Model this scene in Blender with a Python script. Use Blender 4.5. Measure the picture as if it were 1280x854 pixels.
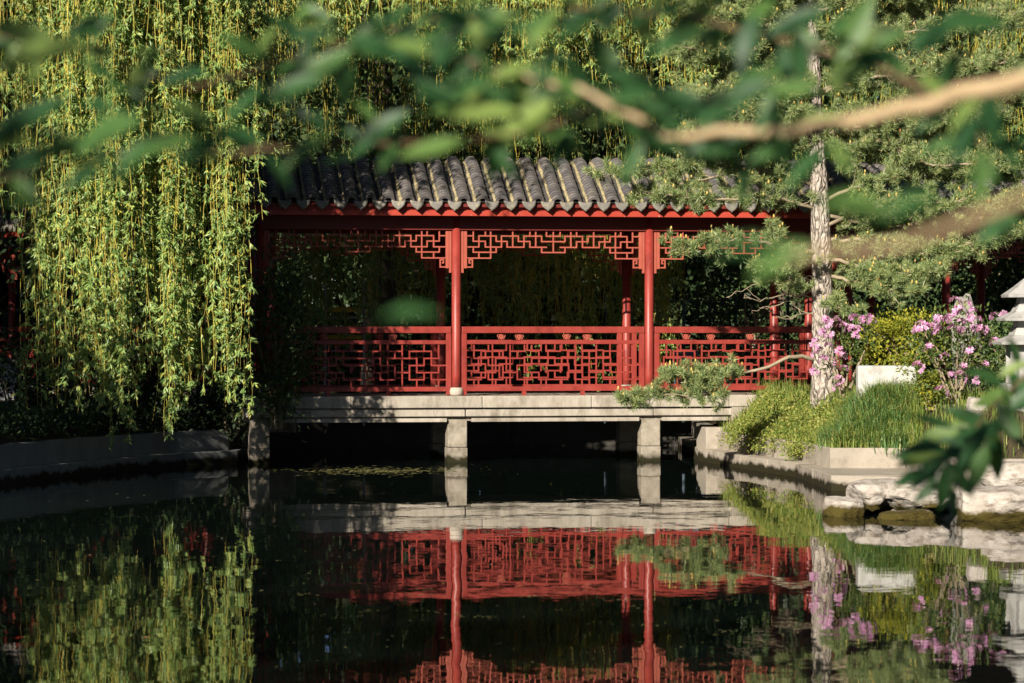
import bpy, bmesh, math, random
import numpy as np
from mathutils import Vector, Matrix, noise

random.seed(7)
R = np.random.default_rng(11)
for o in list(bpy.data.objects):
    bpy.data.objects.remove(o, do_unlink=True)
scene = bpy.context.scene
COL = scene.collection

# ------------------------------------------------------------------ camera
FPX = 3612.0            # focal length in photo pixels (1280 wide)
CAMZ = 1.94             # eye height over the water
cam_d = bpy.data.cameras.new('camera')
cam = bpy.data.objects.new('camera', cam_d)
COL.objects.link(cam)
cam.location = (0, 0, CAMZ)
cam.rotation_euler = (math.radians(90) - math.atan(17 / FPX), 0, 0)
cam_d.sensor_width = 36.0
cam_d.lens = 36.0 * FPX / 1280
cam_d.clip_start = 0.1
cam_d.clip_end = 4000
cam_d.dof.use_dof = True
cam_d.dof.focus_distance = 41.0
cam_d.dof.aperture_fstop = 4.0
scene.camera = cam

# ------------------------------------------------------------------ sky, sun, exposure
SUN_EL, SUN_AZ = math.radians(26), math.radians(27)      # behind the camera, 27 degrees to its left
SDIR = Vector((-math.sin(SUN_AZ) * math.cos(SUN_EL), -math.cos(SUN_AZ) * math.cos(SUN_EL), math.sin(SUN_EL)))
world = bpy.data.worlds.new('World')
scene.world = world
world.use_nodes = True
wn = world.node_tree
wn.nodes.clear()
sky = wn.nodes.new('ShaderNodeTexSky')
sky.sky_type = 'NISHITA'
sky.sun_disc = False
sky.sun_elevation = SUN_EL
sky.sun_rotation = math.atan2(SDIR.x, SDIR.y)
sky.air_density = 0.35
sky.dust_density = 0.3
bg = wn.nodes.new('ShaderNodeBackground')
bg.inputs['Strength'].default_value = 0.05
wo = wn.nodes.new('ShaderNodeOutputWorld')
wn.links.new(sky.outputs[0], bg.inputs[0])
wn.links.new(bg.outputs[0], wo.inputs[0])
sun_d = bpy.data.lights.new('sun', 'SUN')
sun_d.energy = 5.0
sun_d.angle = math.radians(0.5)
sun_d.color = (1.0, 0.91, 0.77)
sun = bpy.data.objects.new('sun', sun_d)
sun.rotation_euler = SDIR.to_track_quat('Z', 'Y').to_euler()
sun.location = (-20, -20, 30)
COL.objects.link(sun)
vs = scene.view_settings
vs.view_transform = 'Standard'
vs.look = 'None'
vs.exposure = 0.85
vs.gamma = 1.0
vs.use_curve_mapping = False
cy = scene.cycles
cy.max_bounces = 6
cy.diffuse_bounces = 3
cy.glossy_bounces = 3
cy.transmission_bounces = 3
cy.transparent_max_bounces = 4
cy.caustics_reflective = False
cy.caustics_refractive = False
cy.sample_clamp_indirect = 4.0
cy.use_denoising = True
try:
    cy.denoiser = 'OPENIMAGEDENOISE'
    cy.denoising_input_passes = 'RGB_ALBEDO_NORMAL'
    cy.denoising_prefilter = 'ACCURATE'
except Exception:
    pass


def W(px, py, d):
    """The point of the place seen at photo pixel (px, py) at depth d."""
    return Vector(((px - 640) / FPX * d, d, CAMZ - (py - 410) / FPX * d))


# ------------------------------------------------------------------ materials
def nodes_of(m):
    m.use_nodes = True
    nt = m.node_tree
    nt.nodes.clear()
    return nt, nt.nodes, nt.links


def rgba(c):
    return (c[0], c[1], c[2], 1)


def mix_rgb(nt, fac, a, b, blend='MIX'):
    n = nt.nodes.new('ShaderNodeMix')
    n.data_type = 'RGBA'
    n.blend_type = blend
    for sock, v in ((n.inputs[0], fac), (n.inputs[6], a), (n.inputs[7], b)):
        if isinstance(v, (int, float)):
            sock.default_value = v
        elif isinstance(v, tuple):
            sock.default_value = rgba(v)
        else:
            nt.links.new(v, sock)
    return n.outputs[2]


def tex_noise(nt, scale, detail=4, rough=0.6, vec=None):
    n = nt.nodes.new('ShaderNodeTexNoise')
    n.inputs['Scale'].default_value = scale
    n.inputs['Detail'].default_value = detail
    n.inputs['Roughness'].default_value = rough
    if vec is not None:
        nt.links.new(vec, n.inputs['Vector'])
    return n.outputs[0]


def ramp(nt, fac, stops):
    r = nt.nodes.new('ShaderNodeValToRGB')
    els = r.color_ramp.elements
    while len(els) < len(stops):
        els.new(0.5)
    for e, (p, c) in zip(els, stops):
        e.position = p
        e.color = rgba(c)
    nt.links.new(fac, r.inputs[0])
    return r.outputs[0]


def math_n(nt, op, a, b=0.0, clamp=False):
    n = nt.nodes.new('ShaderNodeMath')
    n.operation = op
    n.use_clamp = clamp
    for i, v in enumerate((a, b)):
        if isinstance(v, (int, float)):
            n.inputs[i].default_value = v
        else:
            nt.links.new(v, n.inputs[i])
    return n.outputs[0]


def bark_mat(name, plate_a, plate_b, crack):
    m = bpy.data.materials.new(name)
    nt, N, L = nodes_of(m)
    geo = N.new('ShaderNodeNewGeometry')
    mp = N.new('ShaderNodeMapping')
    mp.inputs['Scale'].default_value = (1, 1, .38)
    L.new(geo.outputs['Position'], mp.inputs[0])
    wob = N.new('ShaderNodeTexNoise')
    wob.inputs['Scale'].default_value = 9
    L.new(mp.outputs[0], wob.inputs['Vector'])
    add = N.new('ShaderNodeVectorMath')
    add.operation = 'MULTIPLY_ADD'
    L.new(wob.outputs[1], add.inputs[0])
    add.inputs[1].default_value = (.17, .17, .17)
    L.new(mp.outputs[0], add.inputs[2])
    vo = N.new('ShaderNodeTexVoronoi')
    vo.feature = 'DISTANCE_TO_EDGE'
    vo.inputs['Scale'].default_value = 13
    L.new(add.outputs[0], vo.inputs['Vector'])
    n1 = tex_noise(nt, 14, 5, .7, geo.outputs['Position'])
    base = mix_rgb(nt, ramp(nt, n1, [(.35, (0, 0, 0)), (.65, (1, 1, 1))]), plate_a, plate_b)
    f = ramp(nt, vo.outputs['Distance'], [(.02, (1, 1, 1)), (.20, (0, 0, 0))])
    n2 = tex_noise(nt, 5, 3, .6, geo.outputs['Position'])
    f = math_n(nt, 'MULTIPLY', f, ramp(nt, n2, [(.44, (.08, .08, .08)), (.60, (.95, .95, .95))]))
    p = N.new('ShaderNodeBsdfPrincipled')
    L.new(mix_rgb(nt, f, base, crack), p.inputs['Base Color'])
    p.inputs['Roughness'].default_value = .9
    bn = N.new('ShaderNodeBump')
    bn.inputs['Distance'].default_value = .03
    L.new(math_n(nt, 'ADD', ramp(nt, vo.outputs['Distance'], [(.0, (0, 0, 0)), (.25, (1, 1, 1))]), math_n(nt, 'MULTIPLY', n1, .6)), bn.inputs['Height'])
    L.new(bn.outputs[0], p.inputs['Normal'])
    o = N.new('ShaderNodeOutputMaterial')
    L.new(p.outputs[0], o.inputs[0])
    return m


def leaf_mat(name, stops, trans=0.3, rough=0.55, spec=0.3, obj_random=False, gloss=True):
    """Leaves: colour differs leaf by leaf; some light passes through."""
    m = bpy.data.materials.new(name)
    nt, N, L = nodes_of(m)
    if obj_random:
        fac = N.new('ShaderNodeObjectInfo').outputs['Random']
    else:
        fac = N.new('ShaderNodeNewGeometry').outputs['Random Per Island']
    col = ramp(nt, fac, stops)
    p = N.new('ShaderNodeBsdfPrincipled')
    L.new(col, p.inputs['Base Color'])
    p.inputs['Roughness'].default_value = rough
    p.inputs['Specular IOR Level'].default_value = spec
    t = N.new('ShaderNodeBsdfTranslucent')
    tc = mix_rgb(nt, 1.0, col, (1.0, 1.0, 0.45), 'MULTIPLY')
    L.new(tc, t.inputs[0])
    mx = N.new('ShaderNodeMixShader')
    mx.inputs[0].default_value = trans
    L.new(p.outputs[0], mx.inputs[1])
    L.new(t.outputs[0], mx.inputs[2])
    o = N.new('ShaderNodeOutputMaterial')
    L.new(mx.outputs[0], o.inputs[0])
    return m


def surf_mat(name, a, b, scale=3.0, rough=0.7, bump=0.0, bump_scale=40.0, spec=0.3, stain=None, stain_scale=1.5,
             stain_amt=0.5, wet=None, piece=0.0, stretch=None, rough_var=0.0, coat=0.0, chips=None):
    """Painted wood, stone, bark...: two tones, stains, fine relief, an algae band near the waterline."""
    m = bpy.data.materials.new(name)
    nt, N, L = nodes_of(m)
    geo = N.new('ShaderNodeNewGeometry')
    pos = geo.outputs['Position']
    vec = pos
    if stretch:
        mp = N.new('ShaderNodeMapping')
        mp.inputs['Scale'].default_value = stretch
        L.new(pos, mp.inputs[0])
        vec = mp.outputs[0]
    n1 = tex_noise(nt, scale, 6, 0.65, vec)
    f1 = math_n(nt, 'MULTIPLY_ADD', n1, 2.2)
    f1.node.inputs[2].default_value = -0.6
    f1.node.use_clamp = True
    col = mix_rgb(nt, f1, a, b)
    if stain:
        n2 = tex_noise(nt, stain_scale, 5, 0.7, vec)
        f2 = ramp(nt, n2, [(0.50, (0, 0, 0)), (0.68, (1, 1, 1))])
        f2 = math_n(nt, 'MULTIPLY', f2, stain_amt)
        col = mix_rgb(nt, f2, col, stain)
    if chips:
        n4 = tex_noise(nt, 26, 3, 0.6, pos)
        f4 = ramp(nt, n4, [(0.69, (0, 0, 0)), (0.71, (1, 1, 1))])
        col = mix_rgb(nt, f4, col, chips)
    if piece:
        rnd = math_n(nt, 'ADD', geo.outputs['Random Per Island'], N.new('ShaderNodeObjectInfo').outputs['Random'])
        rnd = math_n(nt, 'FRACT', rnd)
        v = math_n(nt, 'MULTIPLY_ADD', rnd, piece)
        v.node.inputs[2].default_value = 1 - piece / 2
        hs = N.new('ShaderNodeHueSaturation')
        L.new(v, hs.inputs['Value'])
        L.new(col, hs.inputs['Color'])
        col = hs.outputs[0]
    if wet:
        sep = N.new('ShaderNodeSeparateXYZ')
        L.new(pos, sep.inputs[0])
        n3 = tex_noise(nt, 4.0, 4, 0.6, pos)
        z = math_n(nt, 'MULTIPLY_ADD', n3, -0.24)
        L.new(sep.outputs[2], z.node.inputs[2])
        f3 = ramp(nt, math_n(nt, 'ADD', z, 0.55), [(0.50 + wet[1] - 0.035, (1, 1, 1)), (0.50 + wet[1] + 0.02, (0, 0, 0))])
        col = mix_rgb(nt, f3, col, wet[0])
    p = N.new('ShaderNodeBsdfPrincipled')
    L.new(col, p.inputs['Base Color'])
    p.inputs['Roughness'].default_value = rough
    if rough_var:
        r = math_n(nt, 'MULTIPLY_ADD', n1, rough_var)
        r.node.inputs[2].default_value = rough - rough_var / 2
        L.new(r, p.inputs['Roughness'])
    p.inputs['Specular IOR Level'].default_value = spec
    if coat:
        p.inputs['Coat Weight'].default_value = coat
        p.inputs['Coat Roughness'].default_value = 0.3
    if bump:
        nb = tex_noise(nt, bump_scale, 5, 0.65, vec)
        bn = N.new('ShaderNodeBump')
        bn.inputs['Strength'].default_value = 1.0
        bn.inputs['Distance'].default_value = bump
        L.new(nb, bn.inputs['Height'])
        L.new(bn.outputs[0], p.inputs['Normal'])
    o = N.new('ShaderNodeOutputMaterial')
    L.new(p.outputs[0], o.inputs[0])
    return m


M = {}
M['red'] = surf_mat('red_lacquer', (0.244, 0.030, 0.023), (0.302, 0.047, 0.035), 5.0, 0.42, 0.0008, 30, 0.4,
                    stain=(0.143, 0.018, 0.015), stain_scale=3.5, stain_amt=0.75, rough_var=0.25, stretch=(1, 1, .5), chips=(0.34, 0.10, 0.08))
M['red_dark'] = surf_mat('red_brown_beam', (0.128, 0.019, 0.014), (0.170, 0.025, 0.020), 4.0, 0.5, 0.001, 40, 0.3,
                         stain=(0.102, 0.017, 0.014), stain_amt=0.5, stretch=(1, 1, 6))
M['red_pale'] = surf_mat('salmon_lattice', (0.344, 0.073, 0.047), (0.404, 0.103, 0.069), 6.0, 0.55, 0.0006, 40, 0.3,
                         stain=(0.292, 0.043, 0.030), stain_amt=0.5)
M['red_eave'] = surf_mat('red_eave', (0.370, 0.044, 0.026), (0.422, 0.060, 0.037), 6.0, 0.5, 0.0008, 30, 0.35,
                         stain=(0.264, 0.026, 0.018), stain_amt=0.5, chips=(0.546, 0.440, 0.387))
M['stone'] = surf_mat('pale_granite', (0.292, 0.258, 0.211), (0.482, 0.434, 0.370), 6.0, 0.8, 0.004, 60, 0.2,
                      stain=(0.146, 0.125, 0.095), stain_scale=3.2, stain_amt=0.75, wet=((0.030, 0.028, 0.009), 0.02), piece=0.16, stretch=(1, 1, .45))
M['pier'] = surf_mat('pier_stone', (0.238, 0.207, 0.163), (0.396, 0.352, 0.290), 8.0, 0.85, 0.006, 50, 0.2,
                     stain=(0.097, 0.079, 0.057), stain_scale=5, stain_amt=0.8, wet=((0.019, 0.018, 0.007), 0.03), piece=0.1)
M['wall'] = surf_mat('bank_wall_stone', (0.281, 0.246, 0.199), (0.421, 0.374, 0.320), 6.0, 0.85, 0.006, 45, 0.2,
                     stain=(0.133, 0.109, 0.078), stain_scale=3.0, stain_amt=0.7, wet=((0.020, 0.017, 0.006), 0.035), piece=0.14)
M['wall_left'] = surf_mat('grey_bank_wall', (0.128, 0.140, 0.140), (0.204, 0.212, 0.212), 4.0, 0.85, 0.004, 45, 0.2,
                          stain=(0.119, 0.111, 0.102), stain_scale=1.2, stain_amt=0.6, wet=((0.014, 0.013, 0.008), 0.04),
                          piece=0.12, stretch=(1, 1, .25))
M['rock'] = surf_mat('pale_boulder', (0.286, 0.244, 0.202), (0.554, 0.512, 0.470), 4.0, 0.85, 0.03, 11, 0.2,
                     stain=(0.126, 0.092, 0.063), stain_scale=5.5, stain_amt=0.85, wet=((0.063, 0.049, 0.010), 0.045), stretch=(1, 1, 2.2))
M['greyrock'] = surf_mat('grey_boulder', (0.20, 0.19, 0.17), (0.36, 0.34, 0.31), 3.0, 0.9, 0.015, 16, 0.2,
                         stain=(0.10, 0.09, 0.07), stain_scale=4, stain_amt=0.7, stretch=(2, 2, .7))
M['white'] = surf_mat('white_stone', (0.391, 0.387, 0.374), (0.510, 0.501, 0.480), 5.0, 0.75, 0.002, 60, 0.25,
                      stain=(0.272, 0.264, 0.238), stain_scale=5, stain_amt=0.65, stretch=(1, 1, .4))
M['pagoda'] = surf_mat('weathered_white_stone', (0.294, 0.290, 0.280), (0.418, 0.408, 0.389), 7.0, 0.8, 0.004, 40, 0.2,
                       stain=(0.171, 0.162, 0.142), stain_scale=6, stain_amt=0.75, stretch=(1, 1, .4))
M['pagoda_white'] = surf_mat('grimy_white_stone', (0.40, 0.39, 0.37), (0.55, 0.54, 0.52), 8.0, 0.85, 0.006, 40, 0.2,
                             stain=(0.22, 0.20, 0.16), stain_scale=5, stain_amt=0.7)
M['tile'] = surf_mat('grey_roof_tile', (0.077, 0.072, 0.079), (0.171, 0.158, 0.153), 7.0, 0.7, 0.002, 60, 0.35,
                     stain=(0.306, 0.261, 0.180), stain_scale=5.0, stain_amt=0.45, piece=0.5)
M['drip'] = surf_mat('grey_drip_tile', (0.13, 0.125, 0.115), (0.24, 0.225, 0.20), 9.0, 0.8, 0.006, 60, 0.25,
                     stain=(0.42, 0.36, 0.22), stain_scale=14, stain_amt=0.6, piece=0.3)
M['mortar'] = surf_mat('mossy_mortar', (0.40, 0.34, 0.20), (0.20, 0.165, 0.09), 14.0, 0.95, 0.008, 40, 0.1,
                       stain=(0.10, 0.085, 0.045), stain_scale=7, stain_amt=0.7)
M['pan'] = surf_mat('dark_pan_tile', (0.045, 0.042, 0.042), (0.085, 0.08, 0.075), 8.0, 0.85, 0.002, 60, 0.2, piece=0.3)
M['earth'] = surf_mat('bank_earth', (0.045, 0.038, 0.022), (0.085, 0.068, 0.040), 4.0, 0.95, 0.02, 12, 0.1)
M['ground'] = surf_mat('garden_ground', (0.030, 0.034, 0.016), (0.06, 0.055, 0.03), 2.0, 0.95, 0.02, 12, 0.1)
M['bark_pine'] = bark_mat('pine_bark', (0.33, 0.275, 0.23), (0.56, 0.49, 0.43), (0.055, 0.04, 0.03))
M['twig_pine'] = surf_mat('pine_twig', (0.24, 0.19, 0.13), (0.38, 0.31, 0.22), 10, 0.9, 0.004, 40, 0.1)
M['bark'] = surf_mat('dark_bark', (0.07, 0.055, 0.04), (0.13, 0.105, 0.08), 8, 0.9, 0.02, 18, 0.1, stretch=(1, 1, .3))
M['twig_willow'] = leaf_mat('willow_twig', [(0, (0.40, 0.33, 0.06)), (0.6, (0.60, 0.49, 0.08)), (1, (0.30, 0.30, 0.08))], 0.0, 0.6)
M['twig_dark'] = surf_mat('brown_branch', (0.10, 0.062, 0.034), (0.17, 0.11, 0.06), 12, 0.6, 0.002, 40, 0.3)
M['twig_fore'] = surf_mat('smooth_branch', (0.36, 0.26, 0.15), (0.50, 0.37, 0.22), 12, 0.6, 0.002, 40, 0.3)
M['metal'] = surf_mat('blue_grey_metal', (0.06, 0.085, 0.115), (0.09, 0.12, 0.155), 6, 0.5, 0, 40, 0.4)
M['pole'] = surf_mat('pale_steel_pole', (0.42, 0.43, 0.44), (0.55, 0.55, 0.54), 6, 0.5, 0, 40, 0.4)
M['yellow'] = surf_mat('yellow_board', (0.55, 0.36, 0.03), (0.66, 0.45, 0.05), 6, 0.6, 0, 40, 0.3)
M['blue'] = surf_mat('blue_plastic', (0.16, 0.24, 0.36), (0.22, 0.31, 0.43), 6, 0.5, 0, 40, 0.4)
M['plaster'] = surf_mat('grey_plaster', (0.27, 0.28, 0.29), (0.36, 0.37, 0.37), 3, 0.9, 0.002, 40, 0.1, stain=(0.2, 0.2, 0.2))
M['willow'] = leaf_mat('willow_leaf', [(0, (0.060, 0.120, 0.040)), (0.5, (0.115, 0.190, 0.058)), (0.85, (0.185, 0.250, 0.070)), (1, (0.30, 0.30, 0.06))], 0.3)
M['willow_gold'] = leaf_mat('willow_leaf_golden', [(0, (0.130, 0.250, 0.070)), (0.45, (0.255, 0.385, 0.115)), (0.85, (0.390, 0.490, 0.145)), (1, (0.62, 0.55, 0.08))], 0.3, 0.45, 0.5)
M['needle'] = leaf_mat('pine_needle', [(0, (0.095, 0.165, 0.065)), (0.5, (0.205, 0.285, 0.100)), (1, (0.44, 0.45, 0.18))], 0.15, 0.45, 0.5)
M['candle'] = leaf_mat('pine_candle', [(0, (0.52, 0.38, 0.10)), (0.8, (0.62, 0.46, 0.14)), (1, (0.40, 0.17, 0.06))], 0.0, 0.7)
M['grass'] = leaf_mat('grass_blade', [(0, (0.09, 0.165, 0.035)), (0.5, (0.19, 0.275, 0.052)), (0.85, (0.32, 0.36, 0.085)), (1, (0.50, 0.43, 0.18))], 0.35)
M['scrub'] = leaf_mat('scrub_leaf', [(0, (0.12, 0.19, 0.035)), (0.5, (0.24, 0.30, 0.055)), (1, (0.42, 0.38, 0.11))], 0.35)
M['lily'] = leaf_mat('daylily_blade', [(0, (0.10, 0.21, 0.075)), (0.6, (0.18, 0.32, 0.115)), (0.9, (0.30, 0.40, 0.13)), (1, (0.50, 0.44, 0.18))], 0.35, 0.4)
M['rhodo'] = leaf_mat('azalea_leaf', [(0, (0.05, 0.095, 0.028)), (0.6, (0.105, 0.155, 0.04)), (1, (0.20, 0.215, 0.055))], 0.2, 0.45)
M['golden'] = leaf_mat('golden_shrub_leaf', [(0, (0.12, 0.17, 0.02)), (0.5, (0.27, 0.29, 0.03)), (1, (0.46, 0.42, 0.045))], 0.3)
M['pink'] = leaf_mat('pink_petal', [(0, (0.52, 0.19, 0.44)), (0.5, (0.66, 0.33, 0.58)), (1, (0.80, 0.56, 0.72))], 0.3, 0.6)
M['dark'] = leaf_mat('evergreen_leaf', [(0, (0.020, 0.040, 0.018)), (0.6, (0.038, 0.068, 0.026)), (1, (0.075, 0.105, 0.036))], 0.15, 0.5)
M['mid'] = leaf_mat('shrub_leaf', [(0, (0.035, 0.070, 0.028)), (0.6, (0.07, 0.12, 0.04)), (1, (0.13, 0.18, 0.06))], 0.25, 0.5)
M['fore'] = leaf_mat('broad_leaf', [(0, (0.024, 0.080, 0.028)), (0.5, (0.045, 0.125, 0.038)), (0.8, (0.100, 0.200, 0.050)), (1, (0.22, 0.31, 0.08))], 0.4, 0.45, 0.35, True)
M['weed'] = leaf_mat('pond_weed', [(0, (0.12, 0.13, 0.04)), (0.7, (0.26, 0.25, 0.08)), (1, (0.42, 0.36, 0.18))], 0.0, 0.8)
M['fallen'] = surf_mat('orange_leaf', (0.5, 0.22, 0.10), (0.6, 0.30, 0.15), 20, 0.7)

# water: a dark mirror with a faint swell
m = bpy.data.materials.new('pond_water')
nt, N, L = nodes_of(m)
p = N.new('ShaderNodeBsdfPrincipled')
p.inputs['Base Color'].default_value = (0.004, 0.007, 0.006, 1)
p.inputs['Roughness'].default_value = 0.0
p.inputs['IOR'].default_value = 1.28
geo = N.new('ShaderNodeNewGeometry')
mp = N.new('ShaderNodeMapping')
mp.inputs['Scale'].default_value = (1.0, 0.55, 1.0)
L.new(geo.outputs['Position'], mp.inputs[0])
h1 = tex_noise(nt, 1.3, 2, 0.5, mp.outputs[0])
h2 = tex_noise(nt, 6.0, 2, 0.5, geo.outputs['Position'])
h = math_n(nt, 'MULTIPLY_ADD', h2, 0.11)
L.new(h1, h.node.inputs[2])
b = N.new('ShaderNodeBump')
b.inputs['Strength'].default_value = 1.0
b.inputs['Distance'].default_value = 0.0030
L.new(h, b.inputs['Height'])
L.new(b.outputs[0], p.inputs['Normal'])
o = N.new('ShaderNodeOutputMaterial')
L.new(p.outputs[0], o.inputs[0])
M['water'] = m


# ------------------------------------------------------------------ object helpers
def link(name, mesh, mat=None, parent=None, world=False):
    ob = bpy.data.objects.new(name, mesh)
    if mat is not None and mesh is not None and not mesh.materials:
        mesh.materials.append(M[mat])
    COL.objects.link(ob)
    if parent is not None:
        ob.parent = parent
        if world:                       # geometry given in world coordinates, parent only translated
            off = Vector(parent.location)
            q = parent.parent
            while q is not None:
                off += Vector(q.location)
                q = q.parent
            ob.location = -off
    return ob


def tag(ob, label, cat, group=None):
    ob['label'] = label
    ob['category'] = cat
    if group:
        ob['group'] = group
    return ob


def thing(name, label, cat, loc=(0, 0, 0), rz=0.0, group=None):
    ob = bpy.data.objects.new(name, None)
    ob.empty_display_size = 0.2
    COL.objects.link(ob)
    ob.location = loc
    ob.rotation_euler = (0, 0, rz)
    return tag(ob, label, cat, group)


def part_empty(name, parent):
    ob = bpy.data.objects.new(name, None)
    COL.objects.link(ob)
    ob.parent = parent
    return ob


class MB:
    def __init__(s):
        s.v, s.f = [], []

    def add(s, vs, fs):
        b = len(s.v)
        s.v += [tuple(q) for q in vs]
        s.f += [tuple(i + b for i in f) for f in fs]
        return s

    def box(s, x0, x1, y0, y1, z0, z1):
        vs = [(x, y, z) for z in (z0, z1) for y in (y0, y1) for x in (x0, x1)]
        return s.add(vs, [(0, 2, 3, 1), (4, 5, 7, 6), (0, 1, 5, 4), (2, 6, 7, 3), (0, 4, 6, 2), (1, 3, 7, 5)])

    def tube(s, pts, rad, n=8, caps=True, wob=0.0):
        pts = [Vector(q) for q in pts]
        if isinstance(rad, (int, float)):
            rad = [rad] * len(pts)
        base = len(s.v)
        up = Vector((0.13, 0.91, 0.37))
        for i, q in enumerate(pts):
            t = (pts[min(i + 1, len(pts) - 1)] - pts[max(i - 1, 0)])
            if t.length < 1e-9:
                t = Vector((0, 0, 1))
            t.normalize()
            a = t.cross(up)
            if a.length < 0.05:
                a = t.cross(Vector((1, 0, 0)))
            a.normalize()
            c = t.cross(a)
            for k in range(n):
                an = 2 * math.pi * k / n
                r = rad[i] * (1 + wob * random.uniform(-1, 1))
                s.v.append(tuple(q + a * math.cos(an) * r + c * math.sin(an) * r))
        for i in range(len(pts) - 1):
            for k in range(n):
                k2 = (k + 1) % n
                s.f.append((base + i * n + k, base + i * n + k2, base + (i + 1) * n + k2, base + (i + 1) * n + k))
        if caps:
            s.f.append(tuple(base + k for k in range(n))[::-1])
            s.f.append(tuple(base + (len(pts) - 1) * n + k for k in range(n)))
        return s

    def lathe(s, prof, n=20, cx=0, cy=0):
        base = len(s.v)
        for r, z in prof:
            for k in range(n):
                an = 2 * math.pi * k / n
                s.v.append((cx + r * math.cos(an), cy + r * math.sin(an), z))
        for i in range(len(prof) - 1):
            for k in range(n):
                k2 = (k + 1) % n
                s.f.append((base + i * n + k, base + i * n + k2, base + (i + 1) * n + k2, base + (i + 1) * n + k))
        s.f.append(tuple(base + k for k in range(n))[::-1])
        s.f.append(tuple(base + (len(prof) - 1) * n + k for k in range(n)))
        return s

    def mesh(s, name, smooth=False, bevel=0.0):
        me = bpy.data.meshes.new(name)
        me.from_pydata(s.v, [], s.f)
        if bevel:
            bm = bmesh.new()
            bm.from_mesh(me)
            bmesh.ops.bevel(bm, geom=[e for e in bm.edges if len(e.link_faces) == 2], offset=bevel, segments=2, affect='EDGES', profile=0.6)
            bm.to_mesh(me)
            bm.free()
        if smooth:
            me.polygons.foreach_set('use_smooth', [True] * len(me.polygons))
        me.update()
        return me

    def build(s, name, mat, parent=None, smooth=False, bevel=0.0, world=False):
        return link(name, s.mesh(name, smooth, bevel), mat, parent, world)


def quads_mesh(name, Q):
    """Q: (n,4,3) array of loose quads."""
    Q = np.asarray(Q, dtype=np.float32)
    n = len(Q)
    me = bpy.data.meshes.new(name)
    me.vertices.add(n * 4)
    me.vertices.foreach_set('co', Q.reshape(-1))
    me.loops.add(n * 4)
    me.loops.foreach_set('vertex_index', np.arange(n * 4, dtype=np.int32))
    me.polygons.add(n)
    me.polygons.foreach_set('loop_start', np.arange(0, n * 4, 4, dtype=np.int32))
    me.polygons.foreach_set('loop_total', np.full(n, 4, dtype=np.int32))
    me.update(calc_edges=True)
    return me


def unit(a):
    return a / (np.linalg.norm(a, axis=-1, keepdims=True) + 1e-9)


TOSUN = np.array(tuple(SDIR))


def leaf_quads(P, D, Ln, Wd, fold=0.0, rng=R, face=1.3):
    """Rhomb leaves at P (n,3) pointing along D (n,3)."""
    n = len(P)
    D = unit(D)
    # leaves turn their faces towards the light
    S = unit(np.cross(D, rng.normal(size=(n, 3)) + face * TOSUN))
    Nn = np.cross(D, S)
    Ln = np.broadcast_to(np.asarray(Ln, dtype=float), (n,))[:, None]
    Wd = np.broadcast_to(np.asarray(Wd, dtype=float), (n,))[:, None]
    mid = P + D * Ln * 0.42
    tip = P + D * Ln - Nn * Ln * fold
    return np.stack([P, mid + S * Wd / 2, tip, mid - S * Wd / 2], axis=1)


def rand_dirs(n, rng=R):
    return unit(rng.normal(size=(n, 3)))


def strand(p0, length, drift, density, leaf, rng=R, twig_r=0.0041, clump=0.85):
    """One hanging willow strand: leaf quads and twig quads."""
    k = max(5, int(length / 0.28))
    t = np.linspace(0, 1, k)
    wob = np.cumsum(rng.normal(size=(k, 2)) * 0.026, axis=0)
    pts = np.zeros((k, 3))
    pts[:, 0] = p0[0] + drift[0] * t ** 1.5 + wob[:, 0]
    pts[:, 1] = p0[1] + drift[1] * t ** 1.5 + wob[:, 1]
    pts[:, 2] = p0[2] - length * t
    # leaves sit in tufts on short side shoots
    per = 8
    ns = max(3, int(length * density / per))
    ts = rng.random(ns)
    ph, fr = rng.random() * 6.28, rng.uniform(1.0, 2.2)
    keep = rng.random(ns) < (1 - clump + clump * (0.5 + 0.5 * np.sin(ph + fr * length * ts * 2.4)))
    ts = ts[keep]
    ns = len(ts)
    if ns == 0:
        ts, ns = np.array([.5]), 1
    P0 = np.stack([np.interp(ts, t, pts[:, i]) for i in range(3)], axis=1)
    az = rng.random(ns) * 6.283
    th = rng.uniform(0.35, 1.3, ns)
    D0_ = np.stack([np.cos(az) * np.sin(th), np.sin(az) * np.sin(th), -np.cos(th)], axis=1)
    sl = rng.uniform(0.03, 0.13, ns)
    n = ns * per
    Dr, Pr, Sr = np.repeat(D0_, per, 0), np.repeat(P0, per, 0), np.repeat(sl, per)
    P = Pr + Dr * (Sr * rng.random(n))[:, None]
    D = unit(Dr * 0.8 + rng.normal(size=(n, 3)) * 0.45 + np.array([0, 0, -0.45]))
    Lq = leaf_quads(P, D, leaf[0] * rng.uniform(0.6, 1.2, n), leaf[1] * rng.uniform(0.7, 1.2, n), 0.15, rng)
    # twig: two crossed ribbons
    r = twig_r * np.linspace(1.3, 0.5, k)
    tq = []
    for off in (np.array([1, 0, 0]), np.array([0, 1, 0])):
        a = pts + off * r[:, None]
        b_ = pts - off * r[:, None]
        tq.append(np.stack([a[:-1], b_[:-1], b_[1:], a[1:]], axis=1))
    return Lq, np.concatenate(tq)


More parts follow.
